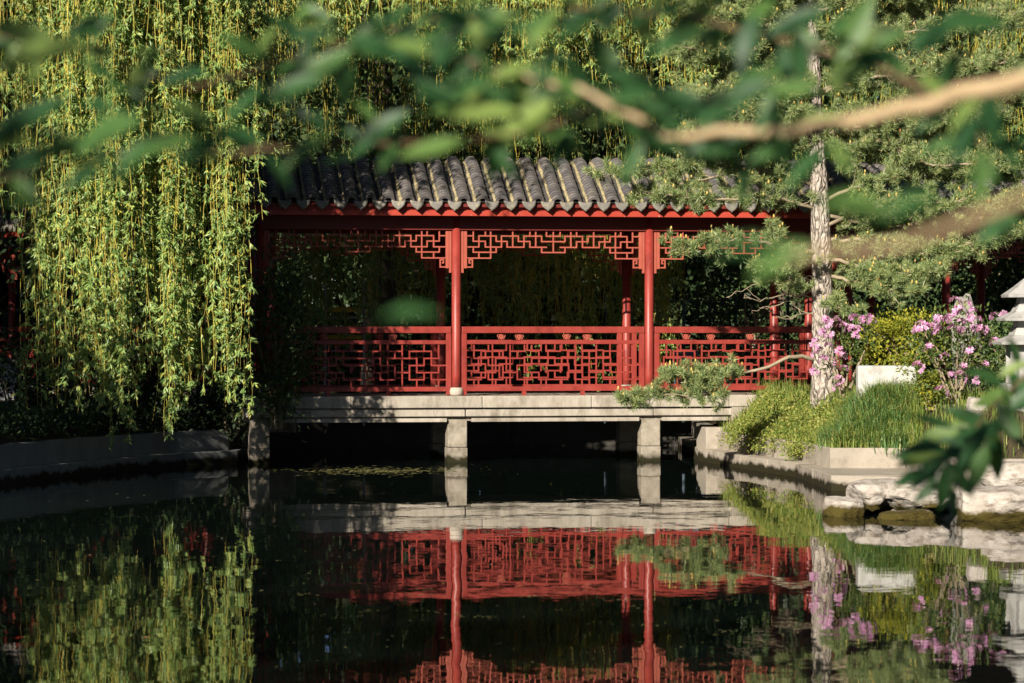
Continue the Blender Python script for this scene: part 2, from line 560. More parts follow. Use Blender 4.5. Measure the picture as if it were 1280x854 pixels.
def blob_leaves(n, c, rad, size, asp=0.5, shell=0.55, up=0.2, rng=R, clumps=0):
    """Leaves spread through an uneven ellipsoid crown."""
    c, rad = np.asarray(c, float), np.asarray(rad, float)
    if clumps:
        cd = rand_dirs(clumps, rng) * (shell + (1 - shell) * rng.random((clumps, 1)) ** 0.6)
        idx = rng.integers(0, clumps, n)
        u = cd[idx] + rng.normal(size=(n, 3)) * 0.16
    else:
        u = rand_dirs(n, rng) * (shell + (1 - shell) * rng.random((n, 1)))
    P = c + u * rad
    D = unit(u * 0.7 + rng.normal(size=(n, 3)) * 0.7 + np.array([0, 0, up]))
    L_ = size * rng.uniform(0.6, 1.25, n)
    return leaf_quads(P, D, L_, L_ * asp, 0.15, rng)


def structure(ob):
    ob['kind'] = 'structure'
    return ob


# ------------------------------------------------------------------ ground, water, banks
g = MB().add([(-900, -400, -1.0), (900, -400, -1.0), (900, 1600, -1.0), (-900, 1600, -1.0)], [(0, 1, 2, 3)]).build('ground', 'ground')
structure(g)
w_ = MB().add([(-40, 6, 0), (40, 6, 0), (40, 49, 0), (-40, 49, 0)], [(0, 1, 2, 3)]).build('pond_water', 'water')
structure(w_)


def resample(pts, step):
    out = [Vector(pts[0])]
    for a, b_ in zip(pts[:-1], pts[1:]):
        a, b_ = Vector(a), Vector(b_)
        k = max(1, int(round((b_ - a).length / step)))
        for i in range(1, k + 1):
            out.append(a.lerp(b_, i / k))
    return out


def terrain(name, edge, inner, far, mat='earth', steps=8, z0=0.38, z1=1.02):
    """A bank surface lofted from its edge to an inner line, then on to a far line."""
    n = len(edge)
    vs, fs = [], []
    rows = []
    for i in range(steps + 1):
        t = i / steps
        rows.append([Vector(e).lerp(Vector(q), t) for e, q in zip(edge, inner)])
    rows.append([Vector(q) for q in far])
    for ri, row in enumerate(rows):
        t = min(1, ri / steps)
        s_ = t * t * (3 - 2 * t)
        for q in row:
            z = z0 + (z1 - z0) * s_ + (0.05 * noise.noise(Vector((q.x * 1.3, q.y * 1.3, 0))) if 0 < ri else 0)
            vs.append((q.x, q.y, z))
    for r_ in range(len(rows) - 1):
        for c in range(n - 1):
            a = r_ * n + c
            fs.append((a, a + 1, a + n + 1, a + n))
    return structure(MB().add(vs, fs).build(name, mat, smooth=True))


# right bank: lower ledge, upper wall
R_LEDGE = [(2.70, 47.0, 0), (2.72, 42.2, 0), (3.16, 39.9, 0), (3.70, 37.6, 0), (3.80, 34.4, 0), (4.95, 34.1, 0), (5.0, 31.6, 0), (9.5, 31.0, 0)]
R_WALL = [(2.92, 47.0, 0), (2.95, 42.3, 0), (3.32, 40.6, 0), (3.84, 38.2, 0), (4.00, 36.3, 0), (4.95, 36.3, 0), (5.15, 33.2, 0), (9.5, 32.8, 0)]
R_INNER = [(4.2, 47.0, 0), (3.8, 43.2, 0), (4.0, 41.4, 0), (4.55, 39.4, 0), (4.75, 37.5, 0), (5.2, 37.4, 0), (6.0, 34.4, 0), (9.8, 34.0, 0)]
R_FAR = [(16, 70, 0), (18, 64, 0), (20, 58, 0), (22, 52, 0), (24, 47, 0), (25, 43, 0), (26, 39, 0), (28, 34, 0)]


def sub(pts, k=5):
    out = []
    for a, b_ in zip(pts[:-1], pts[1:]):
        for i in range(k):
            out.append(Vector(a).lerp(Vector(b_), i / k))
    out.append(Vector(pts[-1]))
    return out


terrain('bank_terrain_right', sub(R_WALL), sub(R_INNER), sub(R_FAR), 'earth', 8, 0.36, 1.0)


def wall_blocks(root, name, path, thick, z0, z1, block_len, mat, bevel=0.008, gap=0.004, jit=0.006):
    """Dressed stones laid along a path; their face is on the path, the body behind it (to the left of travel)."""
    for a, b_ in zip(path[:-1], path[1:]):
        a, b_ = Vector(a), Vector(b_)
        L_ = (b_ - a).length
        k = max(1, int(round(L_ / block_len)))
        d = (b_ - a).normalized()
        nrm = Vector((-d.y, d.x, 0))
        for i in range(k):
            s0, s1 = L_ * i / k, L_ * (i + 1) / k - gap
            j = random.uniform(-jit, jit)
            mb = MB().box(0, s1 - s0, 0, thick, z0, z1 + random.uniform(-jit, jit) * .6)
            ob = mb.build(name, mat, root, bevel=bevel)
            q = a + d * s0 + nrm * j - Vector(root.location)
            ob.location = (q.x, q.y, 0)
            ob.rotation_euler = (0, 0, math.atan2(d.y, d.x))


rw = thing('retaining_wall', 'pale dressed stone retaining wall with ledge below the grassy right bank', 'retaining wall', (3.8, 37.5, 0))
rw.location.z = 0
wall_blocks(rw, 'ledge_stone', R_LEDGE, 1.9, -0.9, 0.18, 1.5, 'wall')
wall_blocks(rw, 'coping_block', R_WALL, 0.22, 0.16, 0.43, 0.85, 'wall')

# left bank wall: curves from the bridge towards the camera and out of the frame
lw_pts = [W(297, 579.5, 41.4), W(230, 583, 40.6), W(150, 592, 39.0), W(70, 600, 37.2), W(0, 607, 35.6), W(-80, 0, 33.8), W(-300, 0, 31.0)]
L_LEDGE = [(q.x, q.y, 0) for q in lw_pts][::-1]
L_LEDGE = L_LEDGE + [(-3.92, 42.3, 0), (-3.95, 47, 0)]
L_WALL = [(x - 0.16, y + 0.22, 0) for x, y, z in L_LEDGE]
lw = thing('retaining_wall', 'long grey shaded retaining wall curving along the left bank under the willow', 'retaining wall', (-5, 39, 0))
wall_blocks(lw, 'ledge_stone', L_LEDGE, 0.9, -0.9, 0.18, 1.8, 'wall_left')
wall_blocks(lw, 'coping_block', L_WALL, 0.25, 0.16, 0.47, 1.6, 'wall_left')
L_IN = [(x - 1.1, y + 0.9, 0) for x, y, z in L_WALL]
L_FAR = [(x - 18, y + 14, 0) for x, y, z in L_WALL]
terrain('bank_terrain_left', sub(L_WALL), sub(L_IN), sub(L_FAR), 'earth', 8, 0.42, 0.8)

# far bank behind the bridge
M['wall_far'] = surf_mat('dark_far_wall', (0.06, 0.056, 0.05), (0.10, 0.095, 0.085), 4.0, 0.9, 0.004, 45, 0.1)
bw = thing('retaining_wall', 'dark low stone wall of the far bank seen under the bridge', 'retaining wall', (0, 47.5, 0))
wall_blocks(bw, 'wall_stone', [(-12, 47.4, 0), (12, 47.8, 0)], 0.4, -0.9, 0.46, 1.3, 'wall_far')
fb = MB()
xs_ = np.linspace(-30, 30, 61)
for yy, zz in ((47.7, .42), (48.6, .7), (50, .9), (56, 1.2), (70, 2.0), (90, 2.0)):
    for x in xs_:
        fb.v.append((float(x), yy, zz + .06 * noise.noise(Vector((x, yy, 0)))))
for r_ in range(5):
    for c in range(60):
        a = r_ * 61 + c
        fb.f.append((a, a + 1, a + 62, a + 61))
structure(fb.build('bank_terrain_far', 'ground', smooth=True))
# near bank the camera stands on
nb = MB().add([(-30, -30, .35), (30, -30, .35), (30, 7, .35), (30, 9, -.9), (-30, 9, -.9), (-30, 7, .35)], [(0, 1, 2, 5), (5, 2, 3, 4)])
structure(nb.build('bank_terrain_near', 'ground'))

# ------------------------------------------------------------------ the covered bridge
YAW = math.radians(9.6)
BAY = 2.85
DW = 1.6                 # depth between front and rear columns
DECK = 0.96
bridge = thing('covered_bridge', 'red lacquered covered bridge with grey tiled roof on stone piers over the pond', 'bridge', (0.599, 42.0, 0), YAW)


def runs(cells):
    """{line: set of unit indices} -> maximal runs"""
    out = []
    for ln, idx in cells.items():
        s_ = sorted(idx)
        a = prev = s_[0]
        for i in s_[1:]:
            if i != prev + 1:
                out.append((ln, a, prev + 1))
                a = i
            prev = i
        out.append((ln, a, prev + 1))
    return out


def lattice(H, V, X, Z, t=0.022, dep=0.032, y=0.0):
    hs, vs_ = {}, {}
    for r_, a, b_ in H:
        hs.setdefault(r_, set()).update(range(a, b_))
    for c, a, b_ in V:
        vs_.setdefault(c, set()).update(range(a, b_))
    mb = MB()
    for r_, a, b_ in runs(hs):
        mb.box(X[a] - t / 2 + .002, X[b_] + t / 2 - .002, y - dep / 2, y + dep / 2, Z[r_] - t / 2, Z[r_] + t / 2)
    for c, a, b_ in runs(vs_):
        za, zb = Z[a], Z[b_]
        mb.box(X[c] - t / 2, X[c] + t / 2, y - dep / 2 + .003, y + dep / 2 - .003, min(za, zb) - t / 2 + .002, max(za, zb) + t / 2 - .002)
    return mb


# railing fretwork, 24 x 6 units, mirrored about its middle
RH = [(1, 2, 5), (2, 1, 3), (3, 3, 5), (2, 4, 6), (4, 1, 4), (3, 0, 2), (5, 3, 5), (5, 0, 2), (4, 5, 6),
      (1, 6, 8), (2, 6, 8), (4, 8, 10), (1, 9, 10), (3, 10, 12), (2, 9, 12), (3, 7, 9), (5, 7, 9), (4, 6, 7), (5, 10, 12), (1, 11, 12)]
RV = [(1, 0, 2), (3, 0, 1), (2, 1, 3), (3, 2, 3), (5, 1, 2), (4, 2, 4), (1, 3, 4), (5, 3, 5), (3, 4, 5), (2, 4, 5), (1, 5, 6), (4, 5, 6), (6, 0, 6),
      (8, 0, 1), (8, 2, 4), (9, 0, 1), (10, 1, 3), (9, 2, 3), (7, 3, 5), (9, 4, 5), (10, 4, 5), (8, 5, 6), (11, 5, 6), (11, 0, 1), (7, 1, 2), (11, 3, 4)]


def mirror(H, V, n):
    return H + [(r_, n - b_, n - a) for r_, a, b_ in H], V + [(n - c, a, b_) for c, a, b_ in V]


def carved_knot(parent, x, y, z):
    mb = MB()
    for k in range(5):
        an = k * 2 * math.pi / 5 + .3
        cx, cz = x + .042 * math.cos(an), z + .028 * math.sin(an)
        ring = [(cx + .021 * math.cos(q), y + .004 * math.sin(3 * q), cz + .017 * math.sin(q)) for q in np.linspace(0, 6.283, 9)]
        mb.tube(ring, .0075, 5, False)
    mb.tube([(x + .03 * math.cos(q), y, z + .026 * math.sin(q)) for q in np.linspace(0, 6.283, 11)], .009, 5, False)
    mb.box(x - .008, x + .008, y - .008, y + .008, z - .047, z + .047)
    return mb.build('carved_knot', 'red_pale', parent, smooth=False)


def railing(root, x0, x1, y, dz=DECK):
    """Railing between two columns at x0 and x1 (column centres)."""
    r_ = part_empty('railing', root)
    a, b_ = x0 + .075, x1 - .075
    m_ = (a + b_) / 2
    MB().box(a + .004, b_ - .004, y - .045, y + .045, dz + .905, dz + 1.0).build('handrail', 'red', r_, bevel=.008)
    for s0 in (a, b_ - .075):
        MB().box(s0, s0 + .075, y - .035, y + .035, dz + .01, dz + .903).build('post', 'red', r_, bevel=.005)
    ia, ib = a + .077, b_ - .077
    MB().box(ia, ib, y - .028, y + .028, dz + .745, dz + .80).build('middle_rail', 'red', r_, bevel=.004)
    MB().box(ia, ib, y - .028, y + .028, dz + .065, dz + .13).build('bottom_rail', 'red', r_, bevel=.004)
    for q in (.33, .67):
        xc = ia + (ib - ia) * q
        MB().box(xc - .03, xc + .03, y - .024, y + .024, dz + .001, dz + .063).build('foot', 'red', r_)
    wdt = ib - ia
    sc = min(1.0, wdt / 2.4)
    nx = 24
    X = np.linspace(ia, ib, nx + 1)
    Z = np.linspace(dz + .745, dz + .13, 7)
    H, V = mirror(RH, RV, 24)
    lattice(H, V, X, Z, .021, .03, y).build('lattice', 'red', r_)
    for q in (-.5, .5):
        carved_knot(r_, m_ + q * sc, y, dz + .852)
    return r_


# hanging frieze fretwork (half), columns in the order of fx
FX = [715, 750, 785, 825, 858, 892, 925, 960, 995, 1030, 1065, 1102, 1138, 1175, 1205, 1240]
FZ = [95, 122, 155, 190, 222, 258]
FH = [(1, 0, 1), (2, 1, 3), (3, 3, 6), (3, 0, 2), (1, 2, 5), (2, 5, 7), (3, 7, 10), (1, 10, 13), (1, 6, 9), (2, 9, 11), (3, 11, 14), (2, 13, 15), (1, 14, 15),
      (4, 1, 5), (5, 0, 4), (4, 13, 15)]
FV = [(1, 0, 2), (3, 2, 3), (2, 1, 3), (5, 1, 2), (7, 2, 3), (10, 1, 3), (6, 1, 3), (9, 1, 2), (11, 2, 3), (13, 1, 2), (3, 0, 1), (4, 0, 5), (8, 0, 3),
      (11, 0, 1), (12, 0, 3), (1, 3, 4), (5, 3, 4), (2, 4, 5), (13, 3, 4), (14, 0, 1), (15, 0, 4)]


def frieze(root, x0, x1, y, top=3.335):
    r_ = part_empty('hanging_frieze', root)
    half = (x1 - x0) / 2
    m_ = (x0 + x1) / 2
    k = half / 1.425
    offs = [(q - 645) / 423.0 * k for q in FX]
    offs[-1] = half
    X = [x0 + q for q in offs] + [x1 - q for q in offs[-2::-1]]
    Z = [top - (q - 95) / 423.0 for q in FZ]
    n = len(X) - 1
    H, V = mirror(FH, FV, n)
    lattice(H, V, X, Z, .019, .03, y).build('lattice', 'red_pale', r_)
    for s_, xc in ((1, x0), (-1, x1)):
        a, b_ = sorted((xc + s_ * .072, xc + s_ * .105))
        MB().box(a, b_, y - .03, y + .03, top - .60, top + .001).build('stile', 'red_pale', r_, bevel=.004)
        a, b_ = sorted((xc + s_ * .108, xc + s_ * .155))
        MB().box(a, b_, y - .024, y + .024, top - .535, top + .001).build('stile', 'red_pale', r_, bevel=.004)
        q0 = xc + s_ * .157

        def bar(x_a, x_b, z_a, z_b, dd):
            lo, hi = sorted((q0 + s_ * x_a, q0 + s_ * x_b))
            sc.box(lo, hi, y - dd, y + dd, z_a, z_b)
        sc = MB()
        bar(0, .088, top - .525, top - .505, .016)
        bar(.068, .087, top - .504, top - .40, .015)
        bar(.022, .067, top - .420, top - .40, .016)
        bar(.022, .041, top - .465, top - .421, .015)
        bar(.042, .055, top - .465, top - .447, .0145)
        sc.build('scroll_bracket', 'red_pale', r_)
    return r_


def column(root, x, y, z0=DECK, z1=3.62, r=.067):
    c = MB().lathe([(r * 1.02, z0 + .12), (r, z0 + .3), (r * .97, z1)], 24, x, y).build('column', 'red', root, smooth=True)
    MB().lathe([(.088, z0 + .002), (.103, z0 + .03), (.106, z0 + .07), (.092, z0 + .119)], 20, x, y).build('stone_base', 'stone', c, smooth=True)
    return c


EAVE = -.40
SLOPE = .60
ZE = 3.735


def roof_z(y):
    """Height of the tile bed over the front half of the roof (ridge at y = DW/2)."""
    yr = DW / 2
    q = yr - abs(y - yr)              # mirrored onto the front slope
    bend = yr - .30
    if q <= bend:
        return ZE + SLOPE * (q - EAVE)
    t = (q - bend) / .30
    return ZE + SLOPE * (bend - EAVE) + SLOPE * .30 * (t - t * t / 2)


def roof_path(n=60):
    ys = np.linspace(EAVE, DW / 2, 400)
    zs = np.array([roof_z(v) for v in ys])
    s_ = np.concatenate([[0], np.cumsum(np.hypot(np.diff(ys), np.diff(zs)))])
    return ys, zs, s_


RY, RZ, RS = roof_path()
RLEN = RS[-1]


def at_s(s_):
    y = float(np.interp(s_, RS, RY))
    z = float(np.interp(s_, RS, RZ))
    e = .02
    y2, z2 = float(np.interp(min(s_ + e, RLEN), RS, RY)), float(np.interp(min(s_ + e, RLEN), RS, RZ))
    y1, z1 = float(np.interp(max(s_ - e, 0), RS, RY)), float(np.interp(max(s_ - e, 0), RS, RZ))
    return y, z, math.atan2(z2 - z1, y2 - y1)


def tile_mesh(flat=0):
    """One half-round cover tile, lower lip at the local origin, running up +y."""
    n = 8
    vs, fs = [], []
    lo, hi, inn, ln = .097, .073, .060, .115
    for rr, y in ((inn, .0), (lo, .0), (lo * .995, .012), (hi, ln)):
        for k in range(n + 1):
            an = math.pi * k / n
            vs.append((rr * math.cos(an), y, rr * math.sin(an) * 1.12))
    for r_ in range(3):
        for k in range(n):
            a = r_ * (n + 1) + k
            fs.append((a, a + 1, a + n + 2, a + n + 1))
    return vs, fs


TV, TF = tile_mesh()
tile_me = MB().add(TV, TF).mesh('tile')
tile_me.materials.append(M['tile'])
COURSES = 18
PITCH = .2715


def heart_mesh():
    pts = []
    for x, z in ((-.10, .045), (-.098, .015), (-.083, -.03), (-.05, -.068), (-.022, -.088), (0, -.108), (.022, -.088), (.05, -.068), (.083, -.03), (.098, .015), (.10, .045), (.05, .028), (0, .022), (-.05, .028)):
        pts.append((x, z))
    n = len(pts)
    mb = MB()
    vs = [(x, 0.0, z) for x, z in pts] + [(x * .8, -.010, z * .8 - .004) for x, z in pts] + [(x, .016, z) for x, z in pts]
    fs = [tuple(range(n, 2 * n))[::-1]]
    for k in range(n):
        k2 = (k + 1) % n
        fs.append((k, k2, n + k2, n + k)[::-1])
        fs.append((k, k2, 2 * n + k2, 2 * n + k))
    fs.append(tuple(range(2 * n, 3 * n)))
    return mb.add(vs, fs).mesh('drip_tile')


heart_me = heart_mesh()
heart_me.materials.append(M['drip'])


def roof(root, x0, x1, single_cols=None, simple=False):
    """Tiled roof from x0 to x1; columns of tiles near the middle are single tiles."""
    r_ = part_empty('roof', root)
    n = int(round((x1 - x0) / PITCH))
    xs = [x0 + PITCH * (i + .5) for i in range(n)]
    rest = MB()
    mort = MB()
    singles = set()
    if single_cols:
        order = sorted(range(n), key=lambda i: abs(xs[i] - single_cols[0]))
        singles = set(order[:single_cols[1]])
    for i, x in enumerate(xs):
        dxc = random.uniform(-.008, .008)
        for c in range(COURSES):
            s_ = RLEN * c / COURSES + random.uniform(-.004, .004)
            y, z, an = at_s(max(0, s_))
            xx = x + dxc + random.uniform(-.004, .004)
            rot = Matrix.Translation((xx, y, z)) @ Matrix.Rotation(an + random.uniform(-.03, .05), 4, 'X') @ Matrix.Rotation(random.uniform(-.04, .04), 4, 'Z')
            if i in singles:
                ob = bpy.data.objects.new('tile', tile_me)
                COL.objects.link(ob)
                ob.parent = r_
                ob.matrix_local = rot
            else:
                rest.add([rot @ Vector(v) for v in TV], TF)
            if c % 2 == 0:           # rear slope, half as many, never seen close
                rot2 = Matrix.Translation((xx, DW - y, z)) @ Matrix.Rotation(math.pi, 4, 'Z') @ Matrix.Rotation(an, 4, 'X') @ Matrix.Scale(1.9, 4, (0, 1, 0))
                rest.add([rot2 @ Vector(v) for v in TV], TF)
        # mortar bedding either side of the row
        for sd in (-1, 1):
            pts, rad = [], []
            for c in range(13):
                y, z, an = at_s(RLEN * c / 12)
                pts.append((x + dxc + sd * (.088 + random.uniform(-.006, .006)), y + .015, z + .012 + random.uniform(-.006, .008)))
                rad.append((.030 if sd < 0 else .013) * random.uniform(.7, 1.35))
            mort.tube(pts, rad, 6, True)
        h_ = bpy.data.objects.new('drip_tile', heart_me)
        COL.objects.link(h_)
        h_.parent = r_
        h_.location = (x - PITCH / 2 + random.uniform(-.006, .006), EAVE - .03, ZE - .012 + random.uniform(-.005, .005))
        h_.rotation_euler = (-.22 + random.uniform(-.05, .05), random.uniform(-.06, .06), random.uniform(-.05, .05))
    o_ = rest.build('remaining_tiles', 'tile', r_)
    o_['kind'] = 'stuff'
    o_ = mort.build('mortar_moss', 'mortar', r_, smooth=True)
    o_['kind'] = 'stuff'
    # pan tiles: a stepped trough between the rows
    pm = MB()
    prof = []
    for c in range(12):
        for e in (0, .97):
            y, z, an = at_s(RLEN * min(1, (c + e) / 12))
            prof.append((y, z + (.012 if e == 0 else -.004)))
    hw = PITCH / 2
    vs, fs = [], []
    for y, z in prof:
        for q in (-1, -.5, 0, .5, 1):
            vs.append((q * hw, y, z - .03 + .03 * q * q))
    for a in range(len(prof) - 1):
        for q in range(4):
            i0 = a * 5 + q
            fs.append((i0, i0 + 1, i0 + 6, i0 + 5))
    pan_me = pm.add(vs, fs).mesh('pan_tile_row')
    pan_me.materials.append(M['pan'])
    for x in xs:
        pr = bpy.data.objects.new('pan_tile_row', pan_me)
        COL.objects.link(pr)
        pr.parent = r_
        pr.location = (x - PITCH / 2, 0, 0)
    # boarded bed under the tiles
    ys = np.linspace(EAVE + .02, DW - EAVE - .02, 25)
    bed = MB()
    for y in ys:
        z = roof_z(y)
        for x, dz in ((x0, -.035), (x1, -.035), (x0, -.075), (x1, -.075)):
            bed.v.append((x, float(y), z + dz))
    for i in range(24):
        a = i * 4
        bed.f += [(a, a + 1, a + 5, a + 4), (a + 2, a + 6, a + 7, a + 3), (a, a + 4, a + 6, a + 2), (a + 1, a + 3, a + 7, a + 5)]
    bed.f += [(0, 2, 3, 1), (96, 97, 99, 98)]
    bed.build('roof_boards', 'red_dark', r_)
    # eave boards, front and rear
    for yy, sgn in ((-.30, 1), (DW + .30, -1)):
        MB().box(x0, x1, yy - .012, yy + .012, ZE - .115, ZE + .0).build('eave_board', 'red_eave', r_)
        MB().box(x0, x1, yy - .040, yy + .030, ZE - .190, ZE - .118).build('eave_fillet', 'red_eave', r_, bevel=.006)
    return r_


def beams(root, x0, x1, cols=()):
    for y in (0, DW):
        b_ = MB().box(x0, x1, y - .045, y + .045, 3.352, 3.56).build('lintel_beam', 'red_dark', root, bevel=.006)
    for x in cols:
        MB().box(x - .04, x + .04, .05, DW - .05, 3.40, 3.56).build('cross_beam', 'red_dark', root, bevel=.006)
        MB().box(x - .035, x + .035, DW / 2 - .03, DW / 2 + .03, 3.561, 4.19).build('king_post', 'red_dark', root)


cx = [-1.5 * BAY, -.5 * BAY, .5 * BAY, 1.5 * BAY]
X0, X1 = -1.5 * BAY - .22, 1.5 * BAY + .30
# stone deck
for i, (a, b_) in enumerate(zip((X0 + .05, cx[0] + 1.3, cx[1] + .35, cx[2] - .9, cx[2] + 1.15), (cx[0] + 1.294, cx[1] + .344, cx[2] - .906, cx[2] + 1.144, X1))):
    MB().box(a, b_, -.23, DW + .23, .79, .96).build('deck_slab', 'stone', bridge, bevel=.012)
for y0, y1 in ((-.18, .10), (DW - .10, DW + .18)):
    for a, b_ in ((X0, cx[1] + .10), (cx[1] + .115, cx[2] + .02), (cx[2] + .03, X1 - .9)):
        MB().box(a, b_, y0, y1, .665, .772).build('edge_beam', 'stone', bridge, bevel=.01)
MB().box(X0, X1 - 1.0, -.10, DW + .10, .60, .787).build('deck_underside', 'pier', bridge)
for y0 in (-.17, DW - .15):
    for a, b_ in ((cx[0] + .16, cx[1] - .16), (cx[1] + .2, cx[2] - .18), (cx[2] + .16, cx[2] + 1.15)):
        MB().box(a, b_, y0, y0 + .3, .585, .640).build('bearing_beam', 'stone', bridge, bevel=.008)
for x in cx[:3]:
    for y in (.02, DW - .02):
        pr = MB().box(x - .14, x + .14, y - .14, y + .14, .22, .597).build('pier', 'pier', bridge, bevel=.012)
        MB().box(x - .146, x + .146, y - .146, y + .146, -1.0, .214).build('pier_block', 'pier', pr, bevel=.012)
for x in cx:
    for y in (0, DW):
        column(bridge, x, y)
for a, b_ in zip(cx[:-1], cx[1:]):
    for y in (0, DW):
        railing(bridge, a, b_, y)
        frieze(bridge, a, b_, y)
beams(bridge, X0, X1, cx)
roof(bridge, X0 - .0, X0 + PITCH * 34, (0.15, 16))

# abutment under the right end of the bridge
ab = thing('bridge_abutment', 'pale stone abutment carrying the right end of the bridge', 'abutment', (3.3, 42.6, 0), YAW)
MB().box(-.55, 1.6, -.42, .2, -.9, .49).build('abutment_block', 'wall', ab, bevel=.015)
MB().box(-.15, 1.8, -.36, .6, .495, .785).build('abutment_block', 'wall', ab, bevel=.015)


def wing(name, label, origin, rz, bays, z_shift=0.0, rail=True):
    t = thing(name, label, 'gallery', (origin[0], origin[1], z_shift), rz)
    xs = [0]
    for q in bays:
        xs.append(xs[-1] + q)
    for x in xs:
        for y in (0, DW):
            column(t, x, y)
    for a, b_ in zip(xs[:-1], xs[1:]):
        for y in (0, DW):
            frieze(t, a, b_, y)
            if rail:
                railing(t, a, b_, y)
    beams(t, xs[0] - .15, xs[-1] + .15, xs)
    roof(t, xs[0] - .15, xs[-1] + .3)
    MB().box(xs[0] - .3, xs[-1] + .4, -.25, DW + .25, .3, .958).build('plinth', 'stone', t, bevel=.012)
    return t


q = W(1060, 0, 43.0)
wing('covered_gallery', 'red columned gallery with tiled roof behind the pine on the right', (q.x, q.y, 0), math.radians(38), [2.1, 2.5, 2.1], 0, False)
q = W(318, 0, 41.9)
wing('covered_gallery', 'dim red lattice gallery glimpsed behind the left willow', (q.x - 6.55, q.y + 12.6, 0), math.radians(-62), [2.7, 2.7, 2.7, 2.7], 0, True)

# ------------------------------------------------------------------ rocks on the right shore
def boulder(name, label, c, size, seed, mat='rock', rz=0.0, flat=0.0, group='pale boulders along the right shore', cuts=7):
    rnd = random.Random(seed)
    bm = bmesh.new()
    bmesh.ops.create_icosphere(bm, subdivisions=4, radius=1.0)
    planes = []
    for k in range(cuts):
        d = Vector((rnd.gauss(0, 1), rnd.gauss(0, 1), rnd.gauss(0, .7))).normalized()
        planes.append((d, rnd.uniform(.62, .9)))
    planes.append((Vector((rnd.uniform(-.15, .15), rnd.uniform(-.2, .05), 1)).normalized(), .55 + flat))
    off = Vector((seed * 3.1, seed * 1.7, seed))
    for v in bm.verts:
        q = v.co.copy()
        for d, h in planes:
            e = q.dot(d) - h
            if e > 0:
                q -= d * e * .92
        q += q.normalized() * (.10 * noise.noise(q * 1.6 + off) + .045 * noise.noise(q * 4.5 + off) + .02 * noise.noise(q * 11 + off))
        q.z += .035 * math.sin(q.z * 16 + 3 * noise.noise(q * 2 + off)) * (1 - abs(q.z))
        v.co = Vector((q.x * size[0], q.y * size[1], q.z * size[2]))
    me = bpy.data.meshes.new(name)
    bm.to_mesh(me)
    bm.free()
    ob = link(name, me, mat)
    ob.location = c
    ob.rotation_euler = (0, 0, rz)
    tag(ob, label, 'rock', group)
    return ob


boulder('shore_rock', 'low pale rock at the leftmost tip of the right shore, water lapping it', (3.42, 29.9, .05), (.20, .34, .22), 1, rz=.3)
boulder('shore_rock', 'white flat-topped boulder just behind the low rock at the shore tip', (3.82, 30.4, .18), (.30, .42, .24), 2, rz=-.2, flat=.05)
boulder('shore_rock', 'grey-white overhanging ledge rock with a dark hollow beneath at the water', (4.22, 30.2, .20), (.36, .48, .19), 3, rz=.15)
boulder('shore_rock', 'small brown mossy stone at the waterline under the ledge rock', (4.02, 29.4, .0), (.30, .26, .13), 4)
boulder('shore_rock', 'large broad pink-white boulder at the water near the right edge', (5.02, 29.4, .14), (.62, .55, .30), 5, rz=.1, flat=.05)
boulder('shore_rock', 'long low boulder at the water running out of the right edge', (6.0, 29.3, .12), (.68, .55, .28), 6, rz=-.1, flat=.03)
boulder('shore_rock', 'bluish white rock lying on top of the broad boulders at the right edge', (5.45, 30.6, .38), (.50, .42, .22), 7, rz=.25, flat=.06)
boulder('shore_rock', 'rough grey rock at the end of the coping behind the shore boulders', (5.05, 33.9, .30), (.28, .3, .24), 8, 'greyrock')
boulder('shore_rock', 'dull brown rock wedged between the ledge rock and the broad boulder', (4.58, 30.9, .22), (.30, .4, .26), 9, 'greyrock')
boulder('garden_rock', 'upright grey garden rock standing behind the pink azalea', (W(1206, 0, 37.2).x, 37.2, 1.55), (.24, .22, .85), 12, 'greyrock', flat=.4, group=None, cuts=5)
boulder('garden_rock', 'pale rough stone beside the base of the stone pagoda', (W(1222, 0, 34.8).x, 34.8, .98), (.17, .2, .2), 13, 'rock', group=None)

# ------------------------------------------------------------------ stone pagoda at the right edge
pg = thing('stone_pagoda', 'white stone pagoda lantern with three tiered roofs at the right edge', 'stone lantern', (6.22, 34.5, .72), .06)


def pyr(mb, h0, h1, z0, z1, sides=6, rot=0.0):
    base = len(mb.v)
    for h_, z in ((h0, z0), (h1, z1)):
        for k in range(sides):
            an = 2 * math.pi * (k + .5) / sides + rot
            mb.v.append((h_ * math.cos(an), h_ * math.sin(an), z))
    for k in range(sides):
        k2 = (k + 1) % sides
        mb.f.append((base + k, base + k2, base + sides + k2, base + sides + k))
    mb.f.append(tuple(base + k for k in range(sides))[::-1])
    mb.f.append(tuple(base + sides + k for k in range(sides)))
    return mb


def tier(name, zc, reach, body, hroof):
    mb = MB()
    pyr(mb, reach, reach * 1.02, zc, zc + .035)
    pyr(mb, reach * 1.0, reach * .62, zc + .036, zc + hroof * .55)
    pyr(mb, reach * .62, body, zc + hroof * .55, zc + hroof)
    return mb.build(name, 'pagoda', pg, bevel=.006)


tier('roof_tier', 1.02, .50, .26, .20)
pyr(MB(), .25, .24, 1.222, 1.30).build('storey', 'pagoda', pg, bevel=.004)
tier('roof_tier', 1.302, .45, .22, .20)
pyr(MB(), .21, .20, 1.504, 1.58).build('storey', 'pagoda', pg, bevel=.004)
tier('roof_tier', 1.582, .39, .10, .24)
MB().lathe([(.06, 1.824), (.085, 1.86), (.05, 1.90), (.065, 1.94), (.02, 2.02)], 12).build('finial', 'pagoda', pg, smooth=True)
